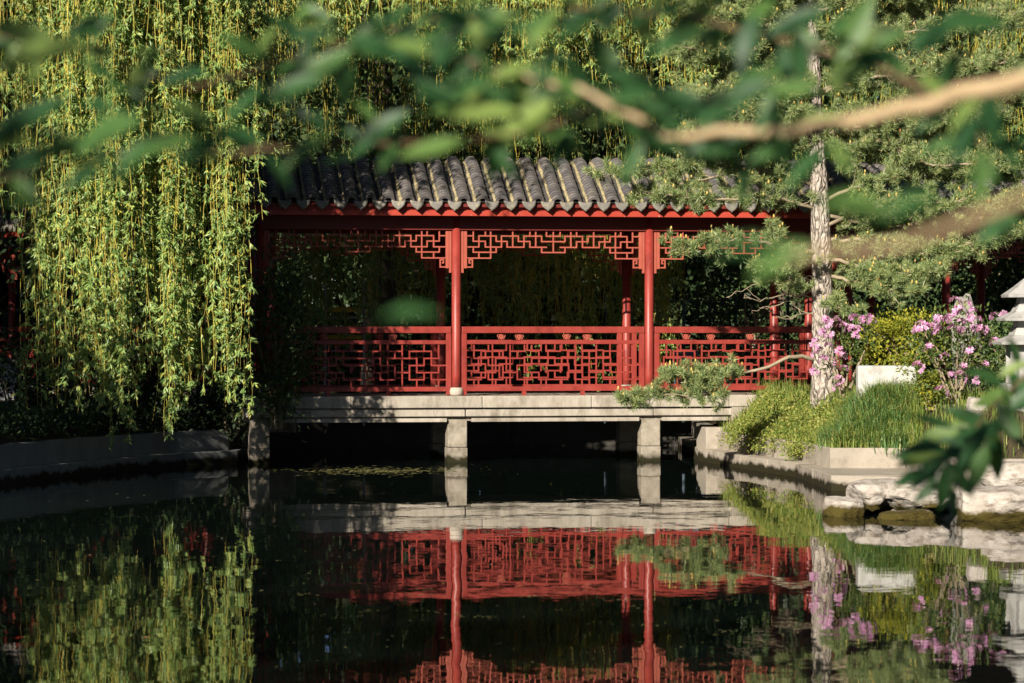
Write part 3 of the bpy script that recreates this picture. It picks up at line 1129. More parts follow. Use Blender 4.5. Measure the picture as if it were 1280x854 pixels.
# light chamber: six pillars around a hollow, then base courses
ch = part_empty('light_chamber', pg)
for k in range(6):
    an = 2 * math.pi * (k + .5) / 6
    o_ = MB().box(-.05, .05, -.05, .05, .56, 1.018).build('pillar', 'pagoda', ch, bevel=.006)
    o_.location = (.27 * math.cos(an), .27 * math.sin(an), 0)
    o_.rotation_euler = (0, 0, an)
for k in range(6):
    an = 2 * math.pi * k / 6
    if k % 2:
        continue
    o_ = MB().box(-.02, .02, -.10, .10, .57, 1.01).build('screen_panel', 'pagoda', ch)
    o_.location = (.235 * math.cos(an), .235 * math.sin(an), 0)
    o_.rotation_euler = (0, 0, an)
pyr(MB(), .40, .42, .46, .558).build('platform', 'pagoda', pg, bevel=.01)
pyr(MB(), .30, .32, .30, .459).build('neck', 'pagoda', pg, bevel=.006)
pyr(MB(), .44, .42, -.1, .298).build('plinth', 'pagoda', pg, bevel=.012)

# white stone block by the pine
wb = thing('stone_block', 'low white stone block in the grass behind the azalea, right of the pine trunk', 'stone block', (W(1112, 0, 37.6).x, 37.6, .92), -.05)
MB().box(-.42, .34, -.15, .25, .0, .53).build('block_body', 'pagoda_white', wb, bevel=.03)

# ------------------------------------------------------------------ things seen behind the corridor
fn = thing('metal_fence', 'dark blue-grey metal fence seen through the right bay of the bridge', 'fence', (W(850, 0, 46.6).x, 46.6, .4))
for k in range(8):
    MB().tube([(-1.2 + k * .42, 0, 0), (-1.2 + k * .42, 0, 2.05)], .025, 8).build('fence_post', 'metal', fn)
for z in (.35, 1.2, 1.98):
    MB().tube([(-1.2, -.03, z), (1.75, -.03, z)], .016, 6).build('fence_rail', 'metal', fn)

sf = thing('scaffold_frame', 'pale pole scaffold with yellow boards behind the left bay of the bridge', 'scaffold', (W(431, 0, 45.4).x, 45.4, .4))
for x in (-.31, .30):
    MB().tube([(x, 0, 0), (x, 0, 2.3)], .022, 8).build('pole', 'pole', sf)
for z in (1.18, 1.70, 1.82):
    MB().tube([(-.55, -.03, z), (.34, -.03, z)], .013, 6).build('cross_bar', 'pole', sf)
for z in (1.36, 1.79):
    MB().box(-.28, .27, -.06, .14, z, z + .07).build('board', 'yellow', sf)
MB().tube([(-.3, .03, 1.45), (-.02, .03, 1.72)], .012, 6).build('brace', 'pole', sf)

ct = thing('plastic_chair', 'blue plastic chair behind the railing of the right bay', 'chair', (W(862, 0, 45.6).x, 45.6, .62), .2)
MB().box(-.2, .2, -.2, .2, .42, .46).build('seat', 'blue', ct, bevel=.01)
MB().box(-.2, .2, .18, .22, .47, .98).build('backrest', 'blue', ct, bevel=.01)
for sx in (-.17, .17):
    for sy in (-.17, .17):
        MB().box(sx - .02, sx + .02, sy - .02, sy + .02, 0, .419).build('leg', 'blue', ct)

pw = thing('garden_wall', 'pale plaster garden wall glimpsed at the far left behind the willow', 'wall', (W(-20, 0, 46).x - .1, 46.0, .4))
MB().box(-1.6, .62, 0, .25, 0, .98).build('wall_panel', 'plaster', pw)
MB().box(-1.65, .67, -.06, .31, .985, 1.06).build('coping', 'tile', pw, bevel=.01)

# ------------------------------------------------------------------ willows
def willow(name, label, base, limbs, specs, mat, group=None, trunk_r=.32, th=8.9):
    """specs: list of (top point, length, drift, density)"""
    t = thing(name, label, 'willow tree', base, 0, group)
    tr = MB()
    bx, by, bz = base
    pts = [(bx + .18 * math.sin(i * .9), by + .1 * math.cos(i), bz - .3 + i * th / 5) for i in range(6)]
    tr.tube(pts, [trunk_r * (1 - .09 * i) for i in range(6)], 12, True, .05)
    tr.build('trunk', 'bark', t, smooth=True, world=True)
    for lb in limbs:
        st = Vector(pts[-1])
        end = Vector(lb)
        mid = st.lerp(end, .55) + Vector((0, 0, .3))
        path = [st.lerp(mid, i / 5) * (1 - i / 5) + mid.lerp(end, i / 5) * (i / 5) for i in range(6)]
        MB().tube(path, [.15 * (1 - .15 * i) for i in range(6)], 8, True, .05).build('limb', 'bark', t, smooth=True, world=True)
    LQ, TQ = [], []
    for top, ln, dr, den, leaf in specs:
        a, b_ = strand(top, ln, dr, den, leaf)
        LQ.append(a)
        TQ.append(b_)
    link('crown', quads_mesh('crown', np.concatenate(LQ)), mat, t, True)
    o_ = link('hanging_twigs', quads_mesh('hanging_twigs', np.concatenate(TQ)), 'twig_willow', t, True)
    o_['kind'] = 'stuff'
    return t


def zpix(py, d):
    return CAMZ - (py - 410) / FPX * d


LEAF = (.085, .021)
# left willow, lit by the low sun
specs = []


def bundle(px, d, bottom, n, spread, drift_px=12, top_z=None, den=95, leaf=LEAF, vary=70):
    for _ in range(n):
        x = W(px, 0, d).x + random.gauss(0, spread)
        y = d + random.gauss(0, spread * 1.3)
        tz = top_z if top_z else random.uniform(7.6, 8.8)
        zb = zpix(bottom - abs(random.gauss(0, vary)), y)
        ln = max(.6, tz - zb)
        dr = ((drift_px + random.uniform(-22, 22)) / FPX * d, random.uniform(-.1, .1))
        specs.append(((x - dr[0], y, tz), ln, dr, den, leaf))


for px, bot, n, sp_ in ((82, 470, 9, .06), (97, 520, 10, .05), (128, 440, 12, .06), (140, 480, 12, .05), (152, 520, 11, .05), (165, 552, 12, .045), (176, 500, 9, .04),
                        (206, 455, 11, .05), (218, 500, 12, .05), (231, 550, 11, .045), (243, 510, 12, .05), (256, 488, 11, .05), (282, 470, 11, .05), (296, 500, 11, .045), (310, 525, 10, .04), (316, 300, 9, .05)):
    bundle(px - 14, random.uniform(37.2, 38.4), bot, n, sp_, den=135, vary=55)
for _ in range(24):
    bundle(random.uniform(-20, 300), random.uniform(37.0, 39.2), random.choice((120, 170, 210, 250, 290)), 6, .08, 8, None, 100)
for _ in range(8):
    bundle(random.uniform(42, 75), random.uniform(38.6, 40.2), random.choice((420, 480, 520, 545)), 5, .12, 4, None, 90)
for px in (330, 345, 362, 385, 410, 440):                 # thin outliers at the roof's end
    bundle(px, random.uniform(38.5, 40.0), random.choice((90, 130, 190, 235)) if px < 350 else random.choice((20, 60, 90)), 3, .06, 8)
for _ in range(44):                                       # crown over the top of the frame, reaching to the right
    px = random.uniform(-80, 420)
    bundle(px, random.uniform(36.0, 39.5), random.uniform(-60, 10), 6, .22, 4, random.uniform(8.0, 8.8), 95)
lim = [tuple(W(x, 0, 38).xy) + (z,) for x, z in ((40, 8.4), (150, 8.9), (260, 8.7), (380, 9.0), (520, 9.6))]
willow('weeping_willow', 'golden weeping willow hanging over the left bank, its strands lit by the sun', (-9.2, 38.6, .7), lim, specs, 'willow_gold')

specs = []  # inner mass of the left willow; its dark leaf colour stands in for shade
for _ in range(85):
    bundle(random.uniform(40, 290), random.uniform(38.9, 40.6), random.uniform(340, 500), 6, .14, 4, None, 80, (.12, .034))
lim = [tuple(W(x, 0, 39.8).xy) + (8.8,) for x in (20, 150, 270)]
willow('weeping_willow', 'inner willow strands behind the sunlit ones on the left bank, coloured darker to stand in for shade', (-8.0, 41.5, .7), lim, specs, 'dark')
# willow behind the bridge: bright upper curtain
specs = []
for _ in range(105):
    px = random.uniform(300, 900)
    d = random.uniform(44.2, 45.4)
    bot = random.choice((40, 70, 95, 120)) + (20 if px > 600 else -25)
    bundle(px, d, bot, 6, .14, 3, random.uniform(7.9, 8.6), 90, (.09, .022), 45)
lim = [tuple(W(x, 0, 44.8).xy) + (8.4,) for x in (350, 520, 690, 860)]
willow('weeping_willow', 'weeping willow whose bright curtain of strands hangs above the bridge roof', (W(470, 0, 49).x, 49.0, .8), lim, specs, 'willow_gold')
# shaded layer above the roof
specs = []
for _ in range(150):
    px = random.uniform(230, 1330)
    bundle(px, random.uniform(46.4, 48.4), random.uniform(200, 300), 6, .18, 2, random.uniform(7.8, 8.8), 75, (.10, .026), 60)
lim = [tuple(W(x, 0, 47.4).xy) + (8.5,) for x in (300, 600, 900, 1200)]
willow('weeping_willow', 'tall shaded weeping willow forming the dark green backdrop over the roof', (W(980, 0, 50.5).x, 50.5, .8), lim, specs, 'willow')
# low shaded willow seen through the bays
specs = []
for _ in range(90):
    px = random.uniform(335, 840)
    bundle(px, random.uniform(44.5, 46.3), random.uniform(380, 500), 6, .13, 2, random.uniform(3.75, 4.05), 85, (.09, .022), 60)
lim = [tuple(W(x, 0, 44.9).xy) + (3.95,) for x in (380, 520, 660, 800)]
willow('weeping_willow', 'young low willow with dark hanging strands seen through the bridge bays', (W(620, 0, 46.5).x, 46.5, .7), lim, specs, 'willow_gold', None, .14, 3.4)

# ------------------------------------------------------------------ dark trees closing the background
def crown_tree(name, label, base, h, rad, n, size, mat='dark', group=None, cat='tree', clumps=60, trunk=.2):
    t = thing(name, label, cat, base, 0, group)
    bx, by, bz = base
    MB().tube([(bx, by, bz - .3), (bx + .1, by, bz + h * .35), (bx, by + .1, bz + h * .8)], [trunk, trunk * .7, trunk * .25], 10, True, .05).build('trunk', 'bark', t, smooth=True, world=True)
    q_ = blob_leaves(n, (bx, by, bz + h * .55), (rad, rad, h * .52), size, .5, .35, .1, R, clumps)
    link('crown', quads_mesh('crown', q_), mat, t, True)
    return t


for k in range(8):
    px = -120 + k * 215
    d = 54 + (k % 3) * 1.8
    lab = ['dark evergreen tree closing the view, first of the far row from the left', 'dark evergreen tree of the far row, second from the left behind the willow',
           'dark evergreen tree of the far row, third from the left behind the bridge roof', 'dark evergreen tree of the far row, fourth from the left above the bridge',
           'dark evergreen tree of the far row, fifth from the left above the bridge', 'dark evergreen tree of the far row behind the pine crown, sixth from the left',
           'dark evergreen tree of the far row, second from the right behind the pine', 'dark evergreen tree of the far row, last on the right'][k]
    crown_tree('evergreen_tree', lab, (W(px, 0, d).x, d, .9), random.uniform(10.5, 12), 2.6, 9000, .30, 'dark', 'dark evergreens closing the background', clumps=110)
hb = []
for k in range(110):
    x = random.uniform(-16, 17)
    hb.append(blob_leaves(420, (x, random.uniform(50.2, 52.5), random.uniform(1.0, 4.6)), (.9, .7, 1.3), .16, .5, .4, .1))
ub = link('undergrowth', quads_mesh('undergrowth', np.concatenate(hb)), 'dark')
ub['kind'] = 'stuff'
tag(ub, 'dark mass of undergrowth behind the bridge', 'undergrowth')

fw = []
for k in range(340):
    x, y = random.uniform(-24, 24), random.uniform(60, 64)
    fw.append(blob_leaves(120, (x, y, random.uniform(1.5, 12.5)), (1.7, 1.0, 1.7), .60, .55, .2, .1))
for k in range(170):
    fw.append(blob_leaves(110, (random.uniform(-20, 20), random.uniform(55, 59.5), random.uniform(1.0, 4.6)), (1.2, .8, 1.1), .38, .55, .2, .1))
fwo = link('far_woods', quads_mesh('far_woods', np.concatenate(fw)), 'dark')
fwo['kind'] = 'stuff'
tag(fwo, 'dark mass of far woods closing the view behind all the trees', 'woods')

# trees out of the frame that shade the left bank and the water edge
crown_tree('shade_tree', 'broad low tree on the left bank shading the retaining wall', (-9.9, 30.5, .6), 5.0, 2.8, 9000, .2, 'mid', None, 'tree', 80)
crown_tree('shade_tree', 'taller tree on the left bank shading the outermost willow strands', (-12.6, 30.5, .6), 10.0, 2.7, 9000, .25, 'mid', None, 'tree', 90)
for x, y, h_ in ((-18, 29, 15), (-17, 38, 16), (-16, 47, 16), (-19, 17, 9), (12.5, 20, 15), (13.5, 28, 16), (14.5, 36, 16), (15, 45, 16), (-24, -8, 17), (-17, -10, 17), (2, -11, 18), (9, -10, 18), (16, -6, 17), (15, 6, 16)):
    crown_tree('sky_blocker_tree', 'unseen tree added around the pond to hold back skylight', (x, y, .4), h_, 4.2, 3000, .55, 'mid', 'unseen trees added to hold back skylight', 'tree', 70, .3)  # ring of unseen trees, added to cut skylight on the bridge front


# ------------------------------------------------------------------ shrubs
def shrub(name, label, c, rad, n, size, mat, group=None, asp=.45, clumps=40, stems=7, cat='shrub'):
    t = thing(name, label, cat, (c[0], c[1], c[2] - rad[2]), 0, group)
    st = MB()
    for k in range(stems):
        an = random.uniform(0, 6.28)
        e = Vector((c[0] + math.cos(an) * rad[0] * .7, c[1] + math.sin(an) * rad[1] * .7, c[2] + rad[2] * random.uniform(.1, .7)))
        s0 = Vector((c[0] + random.uniform(-.08, .08), c[1] + random.uniform(-.08, .08), c[2] - rad[2]))
        st.tube([s0, s0.lerp(e, .5) + Vector((0, 0, .1)), e], [.018, .012, .005], 5)
    st.build('stems', 'twig_pine', t, world=True)
    link('foliage', quads_mesh('foliage', blob_leaves(n, c, rad, size, asp, .35, .3, R, clumps)), mat, t, True)
    return t


def floret_mesh():
    Q = []
    rng = np.random.default_rng(5)
    for k in range(9):
        c = rand_dirs(1, rng)[0] * .055
        c[2] = abs(c[2]) * .8
        ax = unit(c + rng.normal(size=3) * .02)
        s1 = unit(np.cross(ax, rng.normal(size=3)))
        s2 = np.cross(ax, s1)
        for j in range(5):
            an = j * 6.283 / 5
            d = s1 * math.cos(an) + s2 * math.sin(an)
            e = np.cross(ax, d)
            Q.append([c, c + d * .024 + e * .013 + ax * .008, c + d * .040 + ax * .006, c + d * .024 - e * .013 + ax * .008])
    return quads_mesh('flower_cluster', np.array(Q))


floret = floret_mesh()
floret.materials.append(M['pink'])


def flowers(root, spots, d, sc=1.0):
    for px, py in spots:
        q_ = W(px, py, d + random.uniform(-.25, .25))
        ob = bpy.data.objects.new('flower_cluster', floret)
        COL.objects.link(ob)
        ob.parent = root
        ob.location = q_ - Vector(root.location)
        ob.rotation_euler = (random.uniform(-.8, .2), random.uniform(-.5, .5), random.uniform(0, 6.28))
        s_ = sc * random.uniform(.8, 1.25)
        ob.scale = (s_, s_, s_)


az = shrub('azalea_bush', 'loose pink flowering azalea in front of the pine trunk', (W(1058, 0, 38.6).x, 38.6, 1.42), (.42, .28, .52), 520, .06, 'rhodo', None, .4, 20, 12)
flowers(az, [(1044, 402), (1036, 410), (1052, 408), (1028, 418), (1020, 430), (1018, 444), (1036, 432), (1050, 440), (1046, 452), (1068, 398), (1080, 402), (1088, 400), (1062, 412), (1074, 412), (1028, 450), (1054, 446), (1018, 466), (1048, 476), (1046, 486), (1056, 462), (1032, 402), (1024, 438), (1070, 420), (1040, 420)], 38.3, .95)
az = shrub('azalea_bush', 'tall azalea laden with pink flower clusters beside the stone pagoda', (W(1195, 0, 36.0).x, 36.0, 1.52), (.62, .42, .62), 2600, .065, 'rhodo', None, .4, 46, 12)
flowers(az, [(1147, 414), (1158, 410), (1165, 412), (1172, 400), (1180, 402), (1195, 378), (1198, 390), (1200, 402), (1208, 380), (1216, 392), (1212, 402), (1222, 400), (1228, 414), (1192, 412), (1204, 414), (1160, 436), (1180, 446), (1204, 462), (1190, 470), (1202, 472), (1148, 460), (1178, 490), (1222, 476), (1244, 396), (1256, 396), (1242, 428), (1212, 440), (1230, 456), (1186, 400), (1174, 412), (1220, 412), (1150, 408)], 35.5, 1.0)
shrub('golden_shrub', 'yellow-green leafy shrub between the two azaleas', (W(1128, 0, 38.7).x, 38.7, 1.72), (.62, .4, .50), 3000, .055, 'golden', None, .5, 42)
shrub('golden_shrub', 'small yellow-green tuft at the foot of the tall azalea', (W(1166, 0, 36.3).x, 36.3, 1.15), (.22, .2, .24), 900, .05, 'golden', None, .5, 18)
shrub('evergreen_shrub', 'deep green shrub between the gallery columns on the right', (W(1122, 0, 42.0).x, 42.0, 1.62), (.46, .4, .72), 3200, .08, 'mid', None, .5, 60)
shrub('evergreen_shrub', 'dark shrub beside the gallery at the far right, behind the pagoda', (W(1272, 0, 40.0).x, 40.0, 1.5), (.55, .5, .65), 2600, .08, 'mid', None, .5, 50)
shrub('evergreen_shrub', 'large dark shrub filling the space behind the right gallery', (W(1150, 0, 49).x, 49.0, 2.4), (3.0, .8, 2.0), 9000, .12, 'mid', None, .5, 90)
shrub('evergreen_shrub', 'dim shrub with thin branches behind the railing of the right bay', (W(930, 0, 45.6).x, 45.6, 1.95), (.95, .5, .95), 2600, .09, 'dark', None, .5, 40, 14)
shrub('evergreen_shrub', 'small bright green shrub behind the right bay railing', (W(945, 0, 44.9).x, 44.9, 2.05), (.30, .25, .42), 500, .06, 'mid', None, .5, 12)
for k, (px, d, zc, rx, rz_, lab) in enumerate(((20, 40.5, 1.2, .8, .75, 'dark shrub on the left bank at the left edge'),
                                              (110, 41.0, 1.15, .8, .7, 'dark shrub on the left bank under the hanging willow strands'),
                                              (205, 41.4, 1.1, .7, .65, 'dark low shrub at the middle of the left bank'),
                                              (290, 41.6, 1.35, .65, .95, 'dark shrub crowding the left end of the bridge'),
                                              (345, 41.0, 1.75, .52, 1.25, 'tall narrow-leaved shrub in front of the left railing'))):
    shrub('evergreen_shrub', lab, (W(px, 0, d).x, d, zc), (rx, .5, rz_), 3000, .11 if k == 4 else .09, 'dark' if k < 4 else 'mid', 'dark shrubs on the left bank', .28 if k == 4 else .45, 45)

# ------------------------------------------------------------------ grass on the right bank
bpy.context.view_layer.update()
terr = bpy.data.objects['bank_terrain_right']


def drop(x, y, ob=terr):
    hit, loc, nrm, idx = ob.ray_cast(Vector((x, y, 5)), Vector((0, 0, -1)))
    return loc.z if hit else None


def blades(spots, hgt, wid, lean, rng=R):
    P = np.array(spots)
    n = len(P)
    az_ = rng.random(n) * 6.283
    h_ = hgt * rng.uniform(.55, 1.25, n)
    ln = lean * rng.uniform(.2, 1.0, n)
    d = np.stack([np.cos(az_) * ln, np.sin(az_) * ln, np.zeros(n)], 1)
    s_ = np.stack([-np.sin(az_), np.cos(az_), np.zeros(n)], 1) * (wid / 2)
    s_ = s_ * np.where(rng.random((n, 1)) < .5, 1, -1)
    up = np.array([0, 0, 1.0])
    m_ = P + up * (h_ * .55)[:, None] + d * (h_ * .28)[:, None]
    t_ = P + up * (h_ * (1 - ln * .35))[:, None] + d * (h_ * .95)[:, None]
    q1 = np.stack([P - s_, P + s_, m_ + s_ * .8, m_ - s_ * .8], 1)
    q2 = np.stack([m_ - s_ * .8, m_ + s_ * .8, t_ + s_ * .06, t_ - s_ * .06], 1)
    return np.concatenate([q1, q2])


bpy.context.view_layer.update()
W2 = [Vector(q_).xy for q_ in sub(R_WALL, 10)]
I2 = [Vector(q_).xy for q_ in sub(R_INNER, 10)]


def bank_spots(n, t0, t1, i0=0.0, i1=1.0):
    out = []
    while len(out) < n:
        f_ = random.uniform(i0, i1) * (len(W2) - 1.001)
        i = int(f_)
        a = W2[i].lerp(W2[i + 1], f_ - i)
        b_ = I2[i].lerp(I2[i + 1], f_ - i)
        q_ = a.lerp(b_, random.uniform(t0, t1))
        z = drop(q_.x, q_.y)
        if z is not None:
            out.append((q_.x, q_.y, z - .02))
    return out


# path fractions: 0.14 bridge foot ... 0.57 front corner, 0.71 right return
gq = [blades(bank_spots(5500, .04, 1.0, .16, .60), .26, .011, .7), blades(bank_spots(6500, .05, 1.3, .50, .74), .30, .011, .6), blades(bank_spots(2500, .1, 1.6, .70, .98), .26, .012, .6)]
gr = link('grass', quads_mesh('grass', np.concatenate(gq)), 'grass')
gr['kind'] = 'stuff'
tag(gr, 'tall sunlit grass covering the right bank above the wall', 'grass')
ll = []
for k in range(60):                                       # arching strap-leaved tufts behind the coping
    s_ = bank_spots(1, .05, .9, .52, .73)[0]
    ll.append(blades([(s_[0] + random.gauss(0, .06), s_[1] + random.gauss(0, .06), s_[2]) for _ in range(46)], .36, .012, 1.4))
dl = link('daylily_leaves', quads_mesh('daylily_leaves', np.concatenate(ll)), 'lily')
dl['kind'] = 'stuff'
tag(dl, 'dark green arching strap leaves massed behind the coping stones', 'plants')
sq_ = []
for k in range(125):                                      # scrub hanging over the curved wall
    s_ = bank_spots(1, 0, .7, .22, .53)[0]
    over = random.random() < .35
    sq_.append(blob_leaves(110, (s_[0] - (.16 if over else .03), s_[1] - (.08 if over else 0), s_[2] + (-.02 if over else .10)), (.17, .17, .17), .045, .45, .2, .1))
sc_ = link('scrub_foliage', quads_mesh('scrub_foliage', np.concatenate(sq_)), 'scrub')
sc_['kind'] = 'stuff'
tag(sc_, 'yellow-green scrub spilling over the curved bank wall by the bridge', 'scrub')
# dim ground cover on the left bank
lq = []
for k in range(520):
    i = random.randrange(len(L_WALL) - 1)
    a, b_ = Vector(L_WALL[i]), Vector(L_WALL[i + 1])
    q_ = a.lerp(b_, random.random()) + Vector((-.1, .15, 0)) * random.uniform(.5, 11)
    lq.append(blob_leaves(60, (q_.x, q_.y, .58 + random.uniform(0, .25)), (.3, .3, .2), .08, .4, .2, .2))
lc = link('ground_cover_leaves', quads_mesh('ground_cover_leaves', np.concatenate(lq)), 'dark')
lc['kind'] = 'stuff'
tag(lc, 'dim leafy ground cover along the top of the left wall', 'ground cover')

# ------------------------------------------------------------------ pine
PB = W(1031, 492, 39.5)
pine = thing('pine_tree', 'tall pine with scaly pale trunk and candle-tipped needles before the gallery', 'pine tree', (PB.x, PB.y, PB.z - .1))
tp = []
for x, y in ((1031, 510), (1031, 480), (1029, 430), (1028, 380), (1027, 320), (1025, 260), (1021, 200), (1018, 130), (1016, 60), (1014, 0), (1012, -60), (1012, -130)):
    tp.append(W(x, y, 39.5))
tr_r = [.20, .165, .145, .138, .132, .124, .113, .10, .09, .078, .065, .05]
fine_p = resample(tp, .09)
rr = np.interp(np.linspace(0, 1, len(fine_p)), np.linspace(0, 1, len(tr_r)), tr_r)
tm = MB()
tm.tube(fine_p, list(rr), 20, True, .055)
tm.build('trunk', 'bark_pine', pine, smooth=True, world=True)
tuft_pos, tuft_dir = [], []
twigs = MB()


def pine_branch(pts, r0, bare=0.0, step=.085, twig=(.16, .40), tufts=3, vert=.35, droop=0.0):
    step *= .68
    """pts: (px, py, depth) from the trunk outwards."""
    path = resample([W(*q_) for q_ in pts], .10)
    path = [q_ + Vector((random.gauss(0, .012), random.gauss(0, .012), random.gauss(0, .010))) for q_ in path]
    n = len(path)
    MB().tube(path, [max(.006, r0 * (1 - .8 * i / n)) for i in range(n)], 7, True, .06).build('limb', 'twig_pine', pine, smooth=True, world=True)
    L_ = .10 * n
    k = int(L_ * (1 - bare) / step)
    for _ in range(k):
        f_ = bare + (1 - bare) * random.random()
        i = min(n - 2, int(f_ * (n - 1)))
        s0 = path[i]
        t_ = (path[i + 1] - path[i]).normalized()
        side = Vector((random.gauss(0, 1), random.gauss(0, 1), random.gauss(vert, .5)))
        d = (t_ * random.uniform(.3, 1.0) + side.normalized() * .9 + Vector((0, 0, -droop))).normalized()
        ln = random.uniform(*twig) * (1.15 - .4 * f_)
        e = s0 + d * ln
        m_ = s0 + d * ln * .5 + Vector((0, 0, -.03))
        twigs.tube([s0, m_, e], [.007, .0055, .004], 4, False)
        for q_ in range(tufts):
            u = 1 - .33 * q_ * random.uniform(.6, 1.1)
            c = m_.lerp(e, max(0, 2 * u - 1)) + Vector((random.gauss(0, .05), random.gauss(0, .05), random.gauss(0, .035))) * (q_ > 0)
            dd = (d * .6 + Vector((random.gauss(0, .4), random.gauss(0, .4), .75))).normalized()
            tuft_pos.append(c)
            tuft_dir.append(dd)


D0 = 39.5
# over the roof, to the left
pine_branch([(1020, 232, D0), (950, 212, 39.2), (880, 205, 39.0), (800, 212, 38.8), (748, 222, 38.6)], .035, .12, .055)
pine_branch([(1022, 262, D0), (970, 246, 39.2), (900, 250, 39.0), (850, 246, 38.9), (790, 240, 38.8)], .026, .12, .075)
pine_branch([(1020, 225, D0), (960, 205, 39.9), (880, 225, 40.1), (830, 232, 40.2)], .026, .2, .075)
# across the lintel
pine_branch([(1026, 318, D0), (975, 305, 39.2), (920, 300, 39.0), (870, 306, 38.9), (835, 316, 38.8)], .028, .18, .09)
pine_branch([(1026, 330, D0), (985, 322, 39.0), (945, 330, 38.8)], .018, .2, .10)
pine_branch([(1026, 352, D0), (985, 345, 39.2), (955, 352, 39.1)], .014, .3, .16)
# bare curving branch low on the left, needles at its end
pine_branch([(1022, 452, D0), (1004, 445, 39.3), (985, 447, 39.2), (960, 458, 39.1), (930, 467, 39.0), (900, 470, 38.9), (862, 468, 38.8), (830, 466, 38.7)], .032, .52, .070, (.14, .34))
pine_branch([(925, 468, 39.0), (905, 488, 38.9), (870, 496, 38.8), (820, 492, 38.7), (770, 494, 38.6)], .015, .18, .075, (.14, .30))
pine_branch([(900, 470, 38.9), (880, 480, 38.8), (850, 478, 38.7)], .012, .1, .08, (.14, .28))
# dense upper crown
for a in ((1018, 190, [(930, 165), (860, 175)]), (1018, 170, [(1100, 150), (1180, 160), (1240, 150)]), (1017, 140, [(940, 110), (870, 125)]),
          (1016, 120, [(1090, 90), (1170, 95), (1260, 70)]), (1015, 90, [(940, 60), (850, 70)]), (1015, 60, [(1080, 30), (1170, 40), (1270, 20)]),
          (1014, 40, [(950, 15), (880, 20)]), (1014, 15, [(1090, -10), (1190, -15)]), (1014, 0, [(940, -25), (860, -20)]), (1013, -30, [(1100, -55), (1200, -60)]),
          (1018, 180, [(1090, 180), (1170, 205), (1260, 200)]), (1016, 105, [(980, 140), (905, 150)]), (1016, 70, [(1120, 60), (1240, 110), (1290, 115)])):
    x0, y0, rest_ = a
    for dd in (-1.3, -.6, .2):
        pts = [(x0, y0, D0)] + [(x + random.uniform(-12, 12), y + random.uniform(-14, 14), D0 + dd * (i + 1) / len(rest_) + random.uniform(-.2, .2)) for i, (x, y) in enumerate(rest_)]
        pine_branch(pts, .026, .10, .058, (.2, .5))
# right side, in front of the gallery
for pts, st in (([(1032, 250, D0), (1090, 225, 39.2), (1170, 215, 38.9), (1270, 222, 38.7)], .06), ([(1034, 282, D0), (1080, 262, 39.0), (1150, 250, 38.7), (1240, 255, 38.5), (1300, 250, 38.4)], .06),
                ([(1034, 300, D0), (1090, 300, 39.2), (1160, 318, 39.0), (1230, 300, 38.8), (1290, 290, 38.7)], .055), ([(1034, 322, D0), (1080, 335, 39.1), (1130, 342, 38.8), (1190, 336, 38.7)], .055),
                ([(1034, 345, D0), (1080, 356, 39.0), (1120, 362, 38.8), (1160, 358, 38.7)], .07), ([(1030, 365, D0), (1050, 385, 39.0), (1070, 392, 38.9)], .11),
                ([(1034, 270, D0), (1110, 285, 39.6), (1200, 275, 39.4), (1285, 270, 39.4)], .07)):
    pine_branch(pts, .028, .12, st, (.15, .36))
# dead twigs under the crown
for pts in ([(1024, 372, D0), (985, 366, 39.3), (950, 376, 39.2), (930, 372, 39.1)], [(1024, 388, D0), (990, 396, 39.2), (965, 398, 39.1)], [(1024, 360, D0), (975, 380, 39.4), (940, 392, 39.4)],
            [(1024, 345, D0), (960, 352, 39.2), (920, 365, 39.1)], [(1033, 400, D0), (1060, 390, 39.2), (1085, 400, 39.0)]):
    path = resample([W(*q_) for q_ in pts], .08)
    path = [q_ + Vector((0, random.gauss(0, .012), random.gauss(0, .016))) for q_ in path]
    MB().tube(path, [.012 * (1 - .75 * i / len(path)) for i in range(len(path))], 5).build('dead_twig', 'twig_pine', pine, world=True)
    for q_ in path[2::2]:
        e = q_ + Vector((random.gauss(-.06, .1), random.gauss(0, .1), random.gauss(0, .09)))
        twigs.tube([q_, q_.lerp(e, .5) + Vector((0, 0, -.02)), e], .005, 4, False)
o_ = twigs.build('twigs', 'twig_pine', pine, world=True)
o_['kind'] = 'stuff'
TP = np.array([tuple(v) for v in tuft_pos])
TD = np.array([tuple(v) for v in tuft_dir])
NN = 84
nP = np.repeat(TP, NN, axis=0)
nD = np.repeat(TD, NN, axis=0)
n_ = len(nP)
spr = rand_dirs(n_)
nDir = unit(nD * R.uniform(.1, 1.0, (n_, 1)) + spr * .95)
nP = nP - nD * R.uniform(0, .07, (n_, 1))
nq = leaf_quads(nP, nDir, R.uniform(.06, .12, n_), .0066, .05)
link('needles', quads_mesh('needles', nq), 'needle', pine, True)
# candles: pale upright buds
cm = MB()
for c, d in zip(tuft_pos, tuft_dir):
    if random.random() < .15:
        e = c + (d * .5 + Vector((0, -.45, .5))).normalized() * .07
        r_ = random.uniform(.008, .014)
        cm.tube([e, e + Vector((0, -.004, r_ * 1.6)), e + Vector((0, -.004, r_ * 3.2))], [r_ * .8, r_, r_ * .3], 5)
o_ = cm.build('candle_buds', 'candle', pine, world=True)
o_['kind'] = 'stuff'

# ------------------------------------------------------------------ on the water
def flecks(spots, size, rng=R):
    P = np.array(spots)
    n = len(P)
    an = rng.random(n) * 6.283
    a = np.stack([np.cos(an), np.sin(an), np.zeros(n)], 1) * (size * rng.uniform(.4, 1.2, n))[:, None]
    b_ = np.stack([-np.sin(an), np.cos(an), np.zeros(n)], 1) * (size * rng.uniform(.2, .6, n))[:, None]
    return np.stack([P - a, P + b_, P + a, P - b_], 1)


